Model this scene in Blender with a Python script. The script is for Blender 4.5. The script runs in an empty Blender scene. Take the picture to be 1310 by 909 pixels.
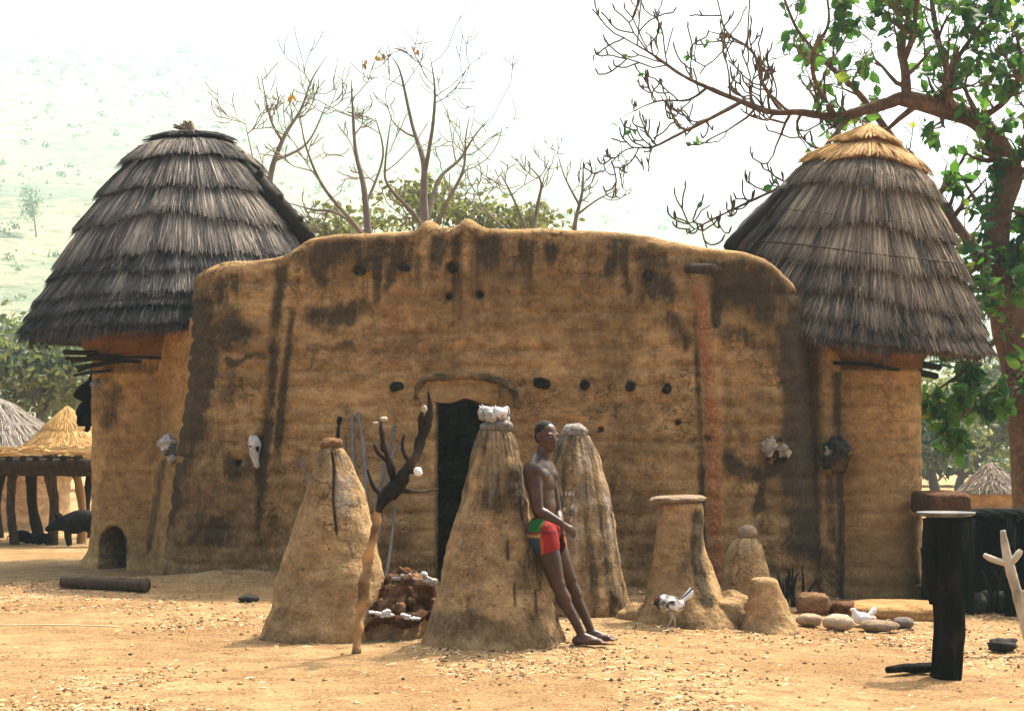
import bpy, math, random
import numpy as np
from mathutils import Vector, Matrix

R = math.radians
rng = np.random.default_rng(7)
random.seed(7)
scene = bpy.context.scene
COL = scene.collection

# ------------------------------------------------------------------ camera
F = 2100.0            # focal length in photo pixels (photo 1310 x 909)
CX, HY = 655.0, 565.0  # image column of the axis, row of the horizon
EYE = 1.5
cam_d = bpy.data.cameras.new('camera')
cam_d.sensor_width = 36.0
cam_d.lens = 36.0 * F / 1310.0
cam_d.shift_y = (HY - 454.5) / 1310.0
cam_d.clip_start = 0.1
cam_d.clip_end = 3000.0
cam = bpy.data.objects.new('camera', cam_d)
cam.location = (0, 0, EYE)
cam.rotation_euler = (R(90), 0, 0)
COL.objects.link(cam)
scene.camera = cam

# ------------------------------------------------------------------ sky and sun
SUN_EL, SUN_AZ = 57.0, 42.0       # azimuth clockwise from +Y (view direction)
world = bpy.data.worlds.new('World')
scene.world = world
world.use_nodes = True
wn = world.node_tree.nodes
wl = world.node_tree.links
bg = wn['Background']
sky = wn.new('ShaderNodeTexSky')
sky.sky_type = 'NISHITA'
sky.sun_disc = False
sky.sun_elevation = R(SUN_EL)
sky.sun_rotation = R(SUN_AZ)
sky.dust_density = 9.0
sky.air_density = 1.0
sky.ozone_density = 0.3
wl.new(sky.outputs[0], bg.inputs[0])
bg.inputs[1].default_value = 0.15

sun_d = bpy.data.lights.new('sun', 'SUN')
sun_d.energy = 4.0
sun_d.angle = R(2.0)
sun_d.color = (1.0, 0.93, 0.80)
sun = bpy.data.objects.new('sun', sun_d)
sdir = Vector((math.sin(R(SUN_AZ)) * math.cos(R(SUN_EL)), math.cos(R(SUN_AZ)) * math.cos(R(SUN_EL)), math.sin(R(SUN_EL))))
sun.rotation_euler = sdir.to_track_quat('Z', 'Y').to_euler()
sun.location = (8, 20, 20)
COL.objects.link(sun)

vs = scene.view_settings
vs.view_transform = 'Standard'
vs.look = 'None'
vs.exposure = 1.22
vs.gamma = 1.0
vs.use_curve_mapping = False
scene.render.engine = 'CYCLES'
scene.cycles.use_denoising = True
scene.cycles.max_bounces = 6
scene.cycles.diffuse_bounces = 3
scene.cycles.glossy_bounces = 2
scene.cycles.transmission_bounces = 3
scene.cycles.volume_bounces = 1
scene.cycles.transparent_max_bounces = 4

# ------------------------------------------------------------------ noise
def _hash(ix, iy, iz, seed):
    h = (ix.astype(np.int64) * 374761393 + iy.astype(np.int64) * 668265263 + iz.astype(np.int64) * 2147483647 + seed * 974711) & 0xFFFFFFFF
    h = ((h ^ (h >> 13)) * 1274126177) & 0xFFFFFFFF
    h = ((h ^ (h >> 15)) * 2246822519) & 0xFFFFFFFF
    return ((h ^ (h >> 16)) & 0xFFFFFF) / float(0xFFFFFF) * 2 - 1

def vnoise(p, seed=0):
    p = np.asarray(p, float)
    i = np.floor(p).astype(np.int64)
    f = p - i
    f = f * f * f * (f * (f * 6 - 15) + 10)
    out = 0
    for dx in (0, 1):
        wx = f[:, 0] if dx else 1 - f[:, 0]
        for dy in (0, 1):
            wy = f[:, 1] if dy else 1 - f[:, 1]
            for dz in (0, 1):
                wz = f[:, 2] if dz else 1 - f[:, 2]
                out = out + wx * wy * wz * _hash(i[:, 0] + dx, i[:, 1] + dy, i[:, 2] + dz, seed)
    return out

def fbm(p, octv=4, seed=0, gain=0.5):
    p = np.asarray(p, float)
    a, s, tot = 1.0, 0.0, 0.0
    for k in range(octv):
        s = s + a * vnoise(p * (2.03 ** k) + k * 17.3, seed + k)
        tot += a
        a *= gain
    return s / tot

def smooth(e0, e1, x):
    t = np.clip((x - e0) / (e1 - e0), 0, 1)
    return t * t * (3 - 2 * t)

# ------------------------------------------------------------------ ground height and picture helpers
def gz(x, y):
    x = np.asarray(x, float); y = np.asarray(y, float)
    xc = np.clip(x, -50, 5.5)
    s = -0.055 * np.log1p(np.exp((xc - 0.6) * 2.2)) / 2.2
    s = s + 0.14 * np.exp(-((x + 2.75) / 1.25) ** 2 - ((y - 17.6) / 0.8) ** 2)
    s = s + 0.05 * np.exp(-((x - 0.2) / 4.5) ** 2 - ((y - 17.0) / 0.55) ** 2)
    s = s + 0.05 * np.exp(-((x - 0.15) / 0.9) ** 2 - ((y - 12.1) / 0.7) ** 2)
    return s

def gzs(x, y):
    return float(gz(np.array([x]), np.array([y]))[0])

def P(px, py, Y):
    return Vector(((px - CX) * Y / F, Y, EYE - (py - HY) * Y / F))

def XatPx(px, Y):
    return (px - CX) * Y / F

def G(px, py):
    """point of the ground seen at a pixel"""
    Y = F * EYE / (py - HY)
    for _ in range(12):
        z = gzs((px - CX) * Y / F, Y)
        Y = F * (EYE - z) / (py - HY)
    X = (px - CX) * Y / F
    return Vector((X, Y, gzs(X, Y)))

def GP(px, Y):
    X = (px - CX) * Y / F
    return Vector((X, Y, gzs(X, Y)))

# ------------------------------------------------------------------ object helpers
def tag(o, label=None, cat=None, group=None, kind=None):
    if label: o['label'] = label
    if cat: o['category'] = cat
    if group: o['group'] = group
    if kind: o['kind'] = kind
    return o

def empty(name, loc, label=None, cat=None, group=None):
    o = bpy.data.objects.new(name, None)
    o.empty_display_size = 0.1
    o.location = loc
    COL.objects.link(o)
    return tag(o, label, cat, group)

def make(name, verts, faces, mat, parent=None, attrs=None, smoothed=True, origin=None):
    """verts in world space; the object is linked (and parented) so that they stay where they are"""
    v = np.asarray([tuple(q) for q in verts] if not isinstance(verts, np.ndarray) else verts, dtype=np.float64)
    off = np.zeros(3)
    if parent is not None:
        pw = world_loc(parent)
        off = np.array(pw)
    elif origin is not None:
        off = np.array(origin, float)
    me = bpy.data.meshes.new(name)
    if isinstance(faces, np.ndarray):
        faces = faces.tolist()
    me.from_pydata((v - off).tolist(), [], faces)
    if smoothed:
        me.polygons.foreach_set('use_smooth', [True] * len(me.polygons))
    if attrs:
        for k, a in attrs.items():
            a = np.asarray(a, dtype=np.float32)
            if a.ndim == 2:
                at = me.attributes.new(k, 'FLOAT_COLOR', 'POINT')
                at.data.foreach_set('color', np.ascontiguousarray(a).ravel())
            else:
                at = me.attributes.new(k, 'FLOAT', 'POINT')
                at.data.foreach_set('value', a)
    me.materials.append(mat)
    me.update()
    o = bpy.data.objects.new(name, me)
    COL.objects.link(o)
    if parent is not None:
        o.parent = parent
    else:
        o.location = off
    return o

def world_loc(o):
    l = Vector(o.location)
    while o.parent is not None:
        o = o.parent
        l = l + Vector(o.location)
    return l

class MB:
    """collects pieces of one mesh"""
    def __init__(s):
        s.v, s.f, s.a, s.n = [], [], [], 0
    def add(s, v, f, a=None):
        v = np.asarray([tuple(q) for q in v] if not isinstance(v, np.ndarray) else v, float)
        s.v.append(v)
        for q in f:
            s.f.append([int(k) + s.n for k in q])
        s.a.append(np.full(len(v), 0.5) if a is None else (np.full(len(v), float(a)) if np.isscalar(a) else np.asarray(a, float)))
        s.n += len(v)
        return s
    def build(s, name, mat, parent=None, smoothed=True, origin=None):
        return make(name, np.concatenate(s.v), s.f, mat, parent, {'v': np.concatenate(s.a)}, smoothed, origin)

def tube(pts, rad, n=8, cap=True, rough=0.0, seed=0):
    pts = [Vector(p) for p in pts]
    m = len(pts)
    if np.isscalar(rad): rad = [rad] * m
    V, Fc = [], []
    t0 = (pts[1] - pts[0]).normalized()
    up = Vector((0, 0, 1)) if abs(t0.z) < 0.9 else Vector((1, 0, 0))
    nrm = (up - t0 * up.dot(t0)).normalized()
    for i in range(m):
        a = pts[max(0, i - 1)]; b = pts[min(m - 1, i + 1)]
        t = (b - a)
        t = t.normalized() if t.length > 1e-9 else t0
        nrm = (nrm - t * nrm.dot(t))
        nrm = nrm.normalized() if nrm.length > 1e-6 else t.orthogonal().normalized()
        bn = t.cross(nrm)
        for k in range(n):
            an = 2 * math.pi * k / n
            r = rad[i]
            V.append(pts[i] + (nrm * math.cos(an) + bn * math.sin(an)) * r)
    V = np.array([tuple(q) for q in V])
    if rough:
        cen = np.repeat(np.array([tuple(p) for p in pts]), n, axis=0)
        rr = np.repeat(np.array(rad), n)
        d = (V - cen)
        nz = fbm(V * (0.6 / max(rad)) + seed * 7.7, 3, seed)
        V = cen + d * (1 + rough * nz)[:, None]
    for i in range(m - 1):
        for k in range(n):
            k2 = (k + 1) % n
            Fc.append([i * n + k, i * n + k2, (i + 1) * n + k2, (i + 1) * n + k])
    if cap:
        Fc.append(list(range(n))[::-1])
        Fc.append([(m - 1) * n + k for k in range(n)])
    return V, Fc

def spline(pts, k=6):
    """Catmull-Rom through the points"""
    pts = [Vector(p) for p in pts]
    out = []
    n = len(pts)
    for i in range(n - 1):
        p0 = pts[max(0, i - 1)]; p1 = pts[i]; p2 = pts[i + 1]; p3 = pts[min(n - 1, i + 2)]
        for j in range(k):
            t = j / k
            out.append(0.5 * ((2 * p1) + (p2 - p0) * t + (2 * p0 - 5 * p1 + 4 * p2 - p3) * t * t + (3 * p1 - p0 - 3 * p2 + p3) * t ** 3))
    out.append(pts[-1])
    return out

def lerp_list(vals, n):
    return np.interp(np.linspace(0, 1, n), np.linspace(0, 1, len(vals)), vals).tolist()

def blob(c, rx, ry=None, rz=None, rough=0.15, seed=0, nu=18, nv=12, freq=1.6, rot=None, square=1.0):
    """noisy ellipsoid"""
    ry = ry or rx; rz = rz or rx
    V = []
    Fc = []
    for j in range(nv + 1):
        th = math.pi * j / nv
        for i in range(nu):
            ph = 2 * math.pi * i / nu
            V.append((math.sin(th) * math.cos(ph), math.sin(th) * math.sin(ph), math.cos(th)))
    V = np.array(V)
    if square != 1.0:
        V = np.sign(V) * np.abs(V) ** square
    d = 1 + rough * fbm(V * freq + seed * 13.1, 4, seed)
    V = V * d[:, None] * np.array([rx, ry, rz])
    if rot is not None:
        V = V @ np.array(Matrix.Rotation(rot[0], 3, rot[1])).T
    V = V + np.array(tuple(c))
    for j in range(nv):
        for i in range(nu):
            i2 = (i + 1) % nu
            Fc.append([j * nu + i, (j + 1) * nu + i, (j + 1) * nu + i2, j * nu + i2])
    return V, Fc

def strips(base, tip, side, w0, w1, mid=None):
    """thin flat pieces: arrays (n,3); returns verts, faces (2 quads each)"""
    n = len(base)
    if mid is None:
        mid = (base + tip) * 0.5
    w0 = np.asarray(w0).reshape(-1, 1) if not np.isscalar(w0) else w0
    w1 = np.asarray(w1).reshape(-1, 1) if not np.isscalar(w1) else w1
    V = np.stack([base - side * w0, base + side * w0, mid - side * w0, mid + side * w0, tip - side * w1, tip + side * w1], axis=1).reshape(-1, 3)
    k = np.arange(n) * 6
    Fa = np.stack([k, k + 1, k + 3, k + 2], 1)
    Fb = np.stack([k + 2, k + 3, k + 5, k + 4], 1)
    return V, np.concatenate([Fa, Fb])

# ------------------------------------------------------------------ materials
def new_mat(name):
    m = bpy.data.materials.new(name)
    m.use_nodes = True
    nt = m.node_tree
    b = nt.nodes['Principled BSDF']
    b.inputs['Specular IOR Level'].default_value = 0.15
    return m, nt, nt.nodes, nt.links, b

def n_noise(nt, scale, detail=5, rough=0.6, coord=None, vec_scale=None):
    n = nt.nodes.new('ShaderNodeTexNoise')
    n.inputs['Scale'].default_value = scale
    n.inputs['Detail'].default_value = detail
    n.inputs['Roughness'].default_value = rough
    if coord is not None:
        if vec_scale is not None:
            mp = nt.nodes.new('ShaderNodeMapping')
            mp.inputs['Scale'].default_value = vec_scale
            nt.links.new(coord, mp.inputs['Vector'])
            coord = mp.outputs[0]
        nt.links.new(coord, n.inputs['Vector'])
    return n.outputs['Fac']

def n_ramp(nt, fac, stops):
    r = nt.nodes.new('ShaderNodeValToRGB')
    el = r.color_ramp.elements
    while len(el) > len(stops): el.remove(el[-1])
    while len(el) < len(stops): el.new(0.5)
    for e, (p, c) in zip(el, stops):
        e.position = p
        e.color = (c[0], c[1], c[2], 1) if not np.isscalar(c) else (c, c, c, 1)
    nt.links.new(fac, r.inputs[0])
    return r.outputs[0]

def n_mix(nt, fac, a, b, mode='MIX'):
    m = nt.nodes.new('ShaderNodeMix')
    m.data_type = 'RGBA'
    m.blend_type = mode
    m.clamp_factor = True
    def put(s, v):
        if hasattr(v, 'is_output'): nt.links.new(v, s)
        elif np.isscalar(v): s.default_value = v
        else: s.default_value = (v[0], v[1], v[2], 1)
    put(m.inputs['Factor'], fac)
    put(m.inputs[6], a)
    put(m.inputs[7], b)
    return m.outputs[2]

def n_math(nt, op, a, b=0.0, clamp=False):
    m = nt.nodes.new('ShaderNodeMath')
    m.operation = op
    m.use_clamp = clamp
    for s, v in ((m.inputs[0], a), (m.inputs[1], b)):
        if hasattr(v, 'is_output'): nt.links.new(v, s)
        else: s.default_value = v
    return m.outputs[0]

def n_attr(nt, name, out='Fac'):
    a = nt.nodes.new('ShaderNodeAttribute')
    a.attribute_name = name
    return a.outputs[out]

def n_pos(nt):
    return nt.nodes.new('ShaderNodeNewGeometry').outputs['Position']

def n_bump(nt, h, bsdf, strength=0.5, dist=0.02):
    b = nt.nodes.new('ShaderNodeBump')
    b.inputs['Strength'].default_value = strength
    b.inputs['Distance'].default_value = dist
    nt.links.new(h, b.inputs['Height'])
    nt.links.new(b.outputs[0], bsdf.inputs['Normal'])

def mat_mud(name, a, b, c, stain_col=(0.026, 0.020, 0.013), red=(0.25, 0.085, 0.032), white=(0.55, 0.52, 0.46), bump=0.6, grit=0.3):
    m, nt, N, L, bs = new_mat(name)
    p = n_pos(nt)
    big = n_noise(nt, 0.9, 6, 0.62, p)
    mid = n_noise(nt, 5.0, 6, 0.65, p, (1, 1, 1.7))
    fine = n_noise(nt, 42.0, 4, 0.7, p)
    col = n_ramp(nt, big, [(0.30, a), (0.52, b), (0.72, c)])
    col = n_mix(nt, n_ramp(nt, mid, [(0.42, 0.0), (0.66, 0.85)]), col, a)
    patch = n_noise(nt, 2.1, 7, 0.72, p, (1, 1, 1.5))
    col = n_mix(nt, n_ramp(nt, patch, [(0.50, 0.0), (0.70, 0.62)]), col, (a[0] * 0.42, a[1] * 0.40, a[2] * 0.42))
    band = n_noise(nt, 1.0, 5, 0.6, p, (0.8, 0.8, 5.5))
    col = n_mix(nt, 0.8, col, n_ramp(nt, band, [(0.30, 0.72), (0.5, 1.0), (0.70, 1.2)]), 'MULTIPLY')
    smear = n_noise(nt, 8.0, 6, 0.7, p, (0.9, 0.9, 1.7))
    col = n_mix(nt, 0.85, col, n_ramp(nt, smear, [(0.32, 0.62), (0.5, 1.0), (0.68, 1.28)]), 'MULTIPLY')
    gmod = n_ramp(nt, n_noise(nt, 1.7, 4, 0.6, p), [(0.38, 0.2), (0.62, 0.75)])
    col = n_mix(nt, gmod, col, n_ramp(nt, fine, [(0.30, 0.45), (0.5, 1.0), (0.70, 1.4)]), 'MULTIPLY')
    ck = nt.nodes.new('ShaderNodeTexVoronoi'); ck.feature = 'DISTANCE_TO_EDGE'; ck.inputs['Scale'].default_value = 2.6
    wrp = nt.nodes.new('ShaderNodeVectorMath'); wrp.operation = 'ADD'
    wn_ = nt.nodes.new('ShaderNodeTexNoise'); wn_.inputs['Scale'].default_value = 3.0; wn_.inputs['Detail'].default_value = 6.0
    L.new(p, wn_.inputs['Vector']); L.new(p, wrp.inputs[0]); L.new(wn_.outputs['Color'], wrp.inputs[1]); L.new(wrp.outputs[0], ck.inputs['Vector'])
    crack = n_math(nt, 'MULTIPLY', n_ramp(nt, ck.outputs['Distance'], [(0.004, 1.0), (0.022, 0.0)]), n_ramp(nt, n_noise(nt, 1.3, 3, 0.6, p), [(0.50, 0.0), (0.60, 1.0)]), True)
    col = n_mix(nt, n_math(nt, 'MULTIPLY', crack, 0.65), col, (a[0] * 0.3, a[1] * 0.27, a[2] * 0.27))
    vor = nt.nodes.new('ShaderNodeTexVoronoi'); vor.inputs['Scale'].default_value = 15.0; L.new(p, vor.inputs['Vector'])
    pit = n_math(nt, 'MULTIPLY', n_ramp(nt, vor.outputs['Distance'], [(0.05, 1.0), (0.16, 0.0)]), n_ramp(nt, n_noise(nt, 3.0, 3, 0.6, p), [(0.45, 0.0), (0.6, 1.0)]), True)
    col = n_mix(nt, n_math(nt, 'MULTIPLY', pit, 0.7), col, (a[0] * 0.25, a[1] * 0.22, a[2] * 0.22))
    vor2 = nt.nodes.new('ShaderNodeTexVoronoi'); vor2.inputs['Scale'].default_value = 24.0; L.new(p, vor2.inputs['Vector'])
    speck = n_math(nt, 'MULTIPLY', n_ramp(nt, vor2.outputs['Distance'], [(0.05, 1.0), (0.15, 0.0)]), n_ramp(nt, n_noise(nt, 2.2, 3, 0.6, p), [(0.52, 0.0), (0.66, 1.0)]), True)
    col = n_mix(nt, n_math(nt, 'MULTIPLY', speck, 0.6), col, (0.62, 0.45, 0.25))
    # reddish gravelly plaster
    col = n_mix(nt, n_attr(nt, 'red'), col, n_mix(nt, n_ramp(nt, fine, [(0.45, 0.0), (0.62, 1.0)]), red, (0.40, 0.22, 0.10)))
    # dark lichen: attribute broken up by noise
    st = n_attr(nt, 'stain')
    brk = n_noise(nt, 9.0, 6, 0.75, p, (1, 1, 0.6))
    brk2 = n_noise(nt, 26.0, 5, 0.7, p, (1, 1, 0.14))
    brk3 = n_noise(nt, 2.6, 5, 0.7, p, (1, 1, 0.5))
    s1 = n_math(nt, 'ADD', n_math(nt, 'MULTIPLY', brk, 1.5), n_math(nt, 'ADD', n_math(nt, 'MULTIPLY', brk2, 1.0), n_math(nt, 'MULTIPLY', brk3, 1.1)))
    s2 = n_math(nt, 'SUBTRACT', n_math(nt, 'ADD', n_math(nt, 'MULTIPLY', st, 1.85), s1), 2.03)
    sfac = n_math(nt, 'MULTIPLY', n_math(nt, 'MULTIPLY', s2, 0.95, True), n_ramp(nt, n_noise(nt, 30.0, 5, 0.75, p), [(0.3, 0.99), (0.7, 0.74)]), True)
    gate = n_math(nt, 'MULTIPLY', st, 5.0, True)
    sfac = n_math(nt, 'MULTIPLY', sfac, gate, True)
    col = n_mix(nt, sfac, col, stain_col)
    wh = n_attr(nt, 'white')
    wfac = n_math(nt, 'MULTIPLY', wh, n_ramp(nt, brk, [(0.38, 0.0), (0.6, 1.0)]), True)
    col = n_mix(nt, wfac, col, white)
    L.new(col, bs.inputs['Base Color'])
    bs.inputs['Roughness'].default_value = 0.93
    h = n_math(nt, 'SUBTRACT', n_math(nt, 'ADD', n_math(nt, 'MULTIPLY', fine, grit), n_math(nt, 'MULTIPLY', n_noise(nt, 14.0, 5, 0.65, p), 1.0)), n_math(nt, 'ADD', n_math(nt, 'MULTIPLY', pit, 0.6), n_math(nt, 'MULTIPLY', crack, 0.6)))
    n_bump(nt, h, bs, bump, 0.035)
    return m

def mat_vary(name, stops, rough=0.85, nscale=12.0, namt=0.5, bump=0.4, vec=None, spec=0.15, bdist=0.01):
    """colour from the per-vertex value v plus noise"""
    m, nt, N, L, bs = new_mat(name)
    p = n_pos(nt)
    nz = n_noise(nt, nscale, 5, 0.65, p, vec)
    f = n_math(nt, 'ADD', n_attr(nt, 'v'), n_math(nt, 'MULTIPLY', n_math(nt, 'SUBTRACT', nz, 0.5), namt), True)
    L.new(n_ramp(nt, f, stops), bs.inputs['Base Color'])
    bs.inputs['Roughness'].default_value = rough
    bs.inputs['Specular IOR Level'].default_value = spec
    if bump: n_bump(nt, nz, bs, bump, bdist)
    return m

def mat_leaf(name, stops, trans=0.35):
    m, nt, N, L, bs = new_mat(name)
    col = n_ramp(nt, n_attr(nt, 'v'), stops)
    L.new(col, bs.inputs['Base Color'])
    bs.inputs['Roughness'].default_value = 0.5
    bs.inputs['Specular IOR Level'].default_value = 0.3
    tr = N.new('ShaderNodeBsdfTranslucent')
    L.new(n_mix(nt, 1.0, col, (1.3, 1.25, 0.5), 'MULTIPLY'), tr.inputs['Color'])
    mx = N.new('ShaderNodeMixShader')
    mx.inputs[0].default_value = trans
    L.new(bs.outputs[0], mx.inputs[1]); L.new(tr.outputs[0], mx.inputs[2])
    L.new(mx.outputs[0], N['Material Output'].inputs['Surface'])
    return m

M = {}
M['mud'] = mat_mud('mud_plaster', (0.235, 0.135, 0.052), (0.43, 0.262, 0.108), (0.53, 0.34, 0.15), bump=1.0)
M['mud_tower'] = mat_mud('mud_plaster_tower', (0.30, 0.165, 0.06), (0.42, 0.245, 0.092), (0.51, 0.31, 0.125), grit=0.2)
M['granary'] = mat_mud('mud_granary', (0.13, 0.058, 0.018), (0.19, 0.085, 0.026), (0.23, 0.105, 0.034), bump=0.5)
M['mud_cone'] = mat_mud('mud_altar', (0.25, 0.15, 0.064), (0.40, 0.255, 0.115), (0.50, 0.33, 0.155), bump=0.9)
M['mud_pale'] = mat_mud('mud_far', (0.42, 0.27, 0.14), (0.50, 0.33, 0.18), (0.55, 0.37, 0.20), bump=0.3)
M['thatch'] = mat_vary('thatch_weathered', [(0.0, (0.020, 0.018, 0.019)), (0.35, (0.075, 0.064, 0.058)), (0.65, (0.175, 0.145, 0.12)), (1.0, (0.42, 0.35, 0.27))], 0.75, 30, 0.3, 0.0)
M['thatch_warm'] = mat_vary('thatch_weathered_warm', [(0.0, (0.022, 0.018, 0.016)), (0.35, (0.095, 0.070, 0.050)), (0.65, (0.215, 0.16, 0.11)), (1.0, (0.46, 0.36, 0.24))], 0.75, 30, 0.3, 0.0)
M['thatch_gold'] = mat_vary('thatch_fresh', [(0.0, (0.20, 0.09, 0.025)), (0.5, (0.52, 0.30, 0.095)), (1.0, (0.75, 0.50, 0.20))], 0.7, 20, 0.3, 0.0)
M['wood_dark'] = mat_vary('wood_dark', [(0.0, (0.012, 0.010, 0.009)), (0.5, (0.036, 0.025, 0.018)), (1.0, (0.13, 0.09, 0.06))], 0.85, 18, 0.8, 0.8, (1, 1, 0.3), 0.06, 0.02)
M['wood_char'] = mat_vary('wood_charred', [(0.0, (0.003, 0.003, 0.003)), (0.5, (0.009, 0.008, 0.007)), (0.75, (0.028, 0.019, 0.013)), (1.0, (0.12, 0.07, 0.04))], 0.85, 14, 0.7, 0.9, (1, 1, 0.3), 0.05, 0.03)
M['wood_grey'] = mat_vary('wood_grey', [(0.0, (0.06, 0.05, 0.042)), (0.5, (0.145, 0.122, 0.10)), (1.0, (0.28, 0.245, 0.205))], 0.85, 24, 1.0, 0.8, (1, 1, 0.3), 0.1, 0.02)
M['wood_tan'] = mat_vary('wood_tan', [(0.0, (0.10, 0.055, 0.025)), (0.5, (0.29, 0.18, 0.085)), (1.0, (0.52, 0.28, 0.10))], 0.85, 16, 0.7, 0.5)
M['wood_pale'] = mat_vary('wood_pale', [(0.0, (0.16, 0.13, 0.09)), (0.5, (0.42, 0.36, 0.26)), (1.0, (0.62, 0.55, 0.43))], 0.85, 16, 0.7, 0.5)
M['bark_fig'] = mat_vary('bark_fig', [(0.0, (0.035, 0.02, 0.014)), (0.5, (0.14, 0.078, 0.048)), (1.0, (0.30, 0.19, 0.12))], 0.9, 14, 1.1, 1.0, None, 0.1, 0.05)
M['bark_bare'] = mat_vary('bark_bare', [(0.0, (0.09, 0.075, 0.06)), (0.5, (0.19, 0.155, 0.125)), (1.0, (0.30, 0.26, 0.21))], 0.85, 12, 0.6, 0.3)
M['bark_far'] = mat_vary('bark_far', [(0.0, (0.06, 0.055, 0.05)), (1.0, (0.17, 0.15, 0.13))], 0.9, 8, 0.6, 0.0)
M['leaf_fig'] = mat_leaf('leaf_fig', [(0.0, (0.018, 0.06, 0.022)), (0.4, (0.045, 0.13, 0.035)), (0.8, (0.10, 0.23, 0.05)), (1.0, (0.30, 0.34, 0.07))], 0.5)
M['leaf_bush'] = mat_leaf('leaf_bush', [(0.0, (0.07, 0.085, 0.045)), (0.6, (0.14, 0.155, 0.08)), (1.0, (0.25, 0.25, 0.13))], 0.4)
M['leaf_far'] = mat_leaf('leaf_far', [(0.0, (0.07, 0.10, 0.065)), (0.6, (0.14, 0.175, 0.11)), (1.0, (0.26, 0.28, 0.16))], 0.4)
M['leaf_dry'] = mat_leaf('leaf_dry', [(0.0, (0.22, 0.10, 0.02)), (1.0, (0.50, 0.26, 0.05))])
M['stone'] = mat_vary('stone_pale', [(0.0, (0.10, 0.07, 0.045)), (0.5, (0.30, 0.22, 0.14)), (1.0, (0.52, 0.42, 0.29))], 0.9, 22, 1.0, 0.7, None, 0.1, 0.02)
M['stone_dark'] = mat_vary('stone_dark', [(0.0, (0.018, 0.016, 0.015)), (0.5, (0.055, 0.048, 0.042)), (1.0, (0.16, 0.13, 0.11))], 0.85, 18, 0.8, 0.6)
M['bone'] = mat_vary('bone', [(0.0, (0.03, 0.024, 0.02)), (0.4, (0.22, 0.19, 0.16)), (1.0, (0.68, 0.65, 0.60))], 0.8, 30, 1.1, 0.9, None, 0.1, 0.02)
M['feather'] = mat_vary('feather', [(0.0, (0.03, 0.025, 0.022)), (0.45, (0.30, 0.27, 0.24)), (1.0, (0.80, 0.79, 0.77))], 0.8, 30, 0.35, 0.3)
M['clod'] = mat_vary('clod', [(0.0, (0.05, 0.022, 0.012)), (0.5, (0.14, 0.07, 0.034)), (1.0, (0.30, 0.17, 0.085))], 0.95, 26, 1.2, 1.0, None, 0.08, 0.03)
M['litter'] = mat_vary('litter', [(0.0, (0.05, 0.03, 0.018)), (0.25, (0.25, 0.13, 0.06)), (0.6, (0.55, 0.36, 0.17)), (1.0, (0.82, 0.66, 0.42))], 0.9, 40, 0.2, 0.0)
M['skin'] = mat_vary('skin', [(0.0, (0.020, 0.009, 0.005)), (0.5, (0.050, 0.0215, 0.011)), (1.0, (0.12, 0.058, 0.032))], 0.42, 11, 0.8, 0.35, None, 0.35, 0.008)
M['hair'] = mat_vary('hair', [(0.0, (0.006, 0.005, 0.005)), (1.0, (0.016, 0.013, 0.012))], 0.8, 160, 0.8, 0.9, None, 0.2, 0.006)
M['goat'] = mat_vary('animal_coat', [(0.0, (0.006, 0.006, 0.006)), (0.7, (0.011, 0.010, 0.009)), (1.0, (0.30, 0.26, 0.22))], 0.7, 30, 0.4, 0.3, None, 0.1)
M['tin'] = mat_vary('enamel', [(0.0, (0.02, 0.018, 0.016)), (1.0, (0.17, 0.165, 0.155))], 0.45, 12, 0.7, 0.2, None, 0.4)
M['red'] = mat_vary('comb_red', [(0.0, (0.25, 0.02, 0.015)), (1.0, (0.40, 0.03, 0.02))], 0.6, 20, 0.4, 0.0)
M['eye'] = mat_vary('eye', [(0.0, (0.01, 0.008, 0.008)), (1.0, (0.55, 0.5, 0.45))], 0.25, 2, 0.0, 0.0, None, 0.5)

def mat_ground():
    m, nt, N, L, bs = new_mat('packed_earth')
    p = n_pos(nt)
    big = n_noise(nt, 0.55, 7, 0.6, p, (1, 1, 0))
    mid = n_noise(nt, 3.2, 7, 0.7, p, (1, 1.3, 0))
    fine = n_noise(nt, 34.0, 5, 0.75, p, (1, 1, 0))
    grit = n_noise(nt, 120.0, 2, 0.6, p, (1, 1, 0))
    col = n_ramp(nt, big, [(0.36, (0.40, 0.22, 0.08)), (0.50, (0.54, 0.34, 0.14)), (0.66, (0.64, 0.44, 0.205))])
    col = n_mix(nt, n_ramp(nt, mid, [(0.38, 0.9), (0.58, 0.0)]), col, (0.30, 0.15, 0.058))
    col = n_mix(nt, n_ramp(nt, fine, [(0.50, 0.0), (0.66, 0.8)]), col, (0.70, 0.50, 0.28))
    col = n_mix(nt, n_ramp(nt, fine, [(0.32, 0.9), (0.47, 0.0)]), col, (0.17, 0.08, 0.034))
    col = n_mix(nt, n_ramp(nt, grit, [(0.34, 0.8), (0.46, 0.0)]), col, (0.16, 0.085, 0.04))
    L.new(col, bs.inputs['Base Color'])
    bs.inputs['Roughness'].default_value = 0.95
    h = n_math(nt, 'ADD', n_math(nt, 'MULTIPLY', fine, 1.0), n_math(nt, 'MULTIPLY', grit, 0.35))
    n_bump(nt, h, bs, 1.0, 0.05)
    return m
M['ground'] = mat_ground()

def mat_hill():
    m, nt, N, L, bs = new_mat('dry_hillside')
    p = n_pos(nt)
    big = n_noise(nt, 0.02, 6, 0.6, p)
    mid = n_noise(nt, 0.2, 7, 0.75, p)
    col = n_ramp(nt, big, [(0.35, (0.18, 0.20, 0.13)), (0.6, (0.31, 0.28, 0.165)), (0.75, (0.22, 0.23, 0.14))])
    col = n_mix(nt, n_ramp(nt, mid, [(0.36, 0.85), (0.52, 0.0)]), col, (0.06, 0.075, 0.04))
    L.new(col, bs.inputs['Base Color'])
    bs.inputs['Roughness'].default_value = 1.0
    n_bump(nt, mid, bs, 1.0, 1.0)
    return m
M['hill'] = mat_hill()

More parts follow.
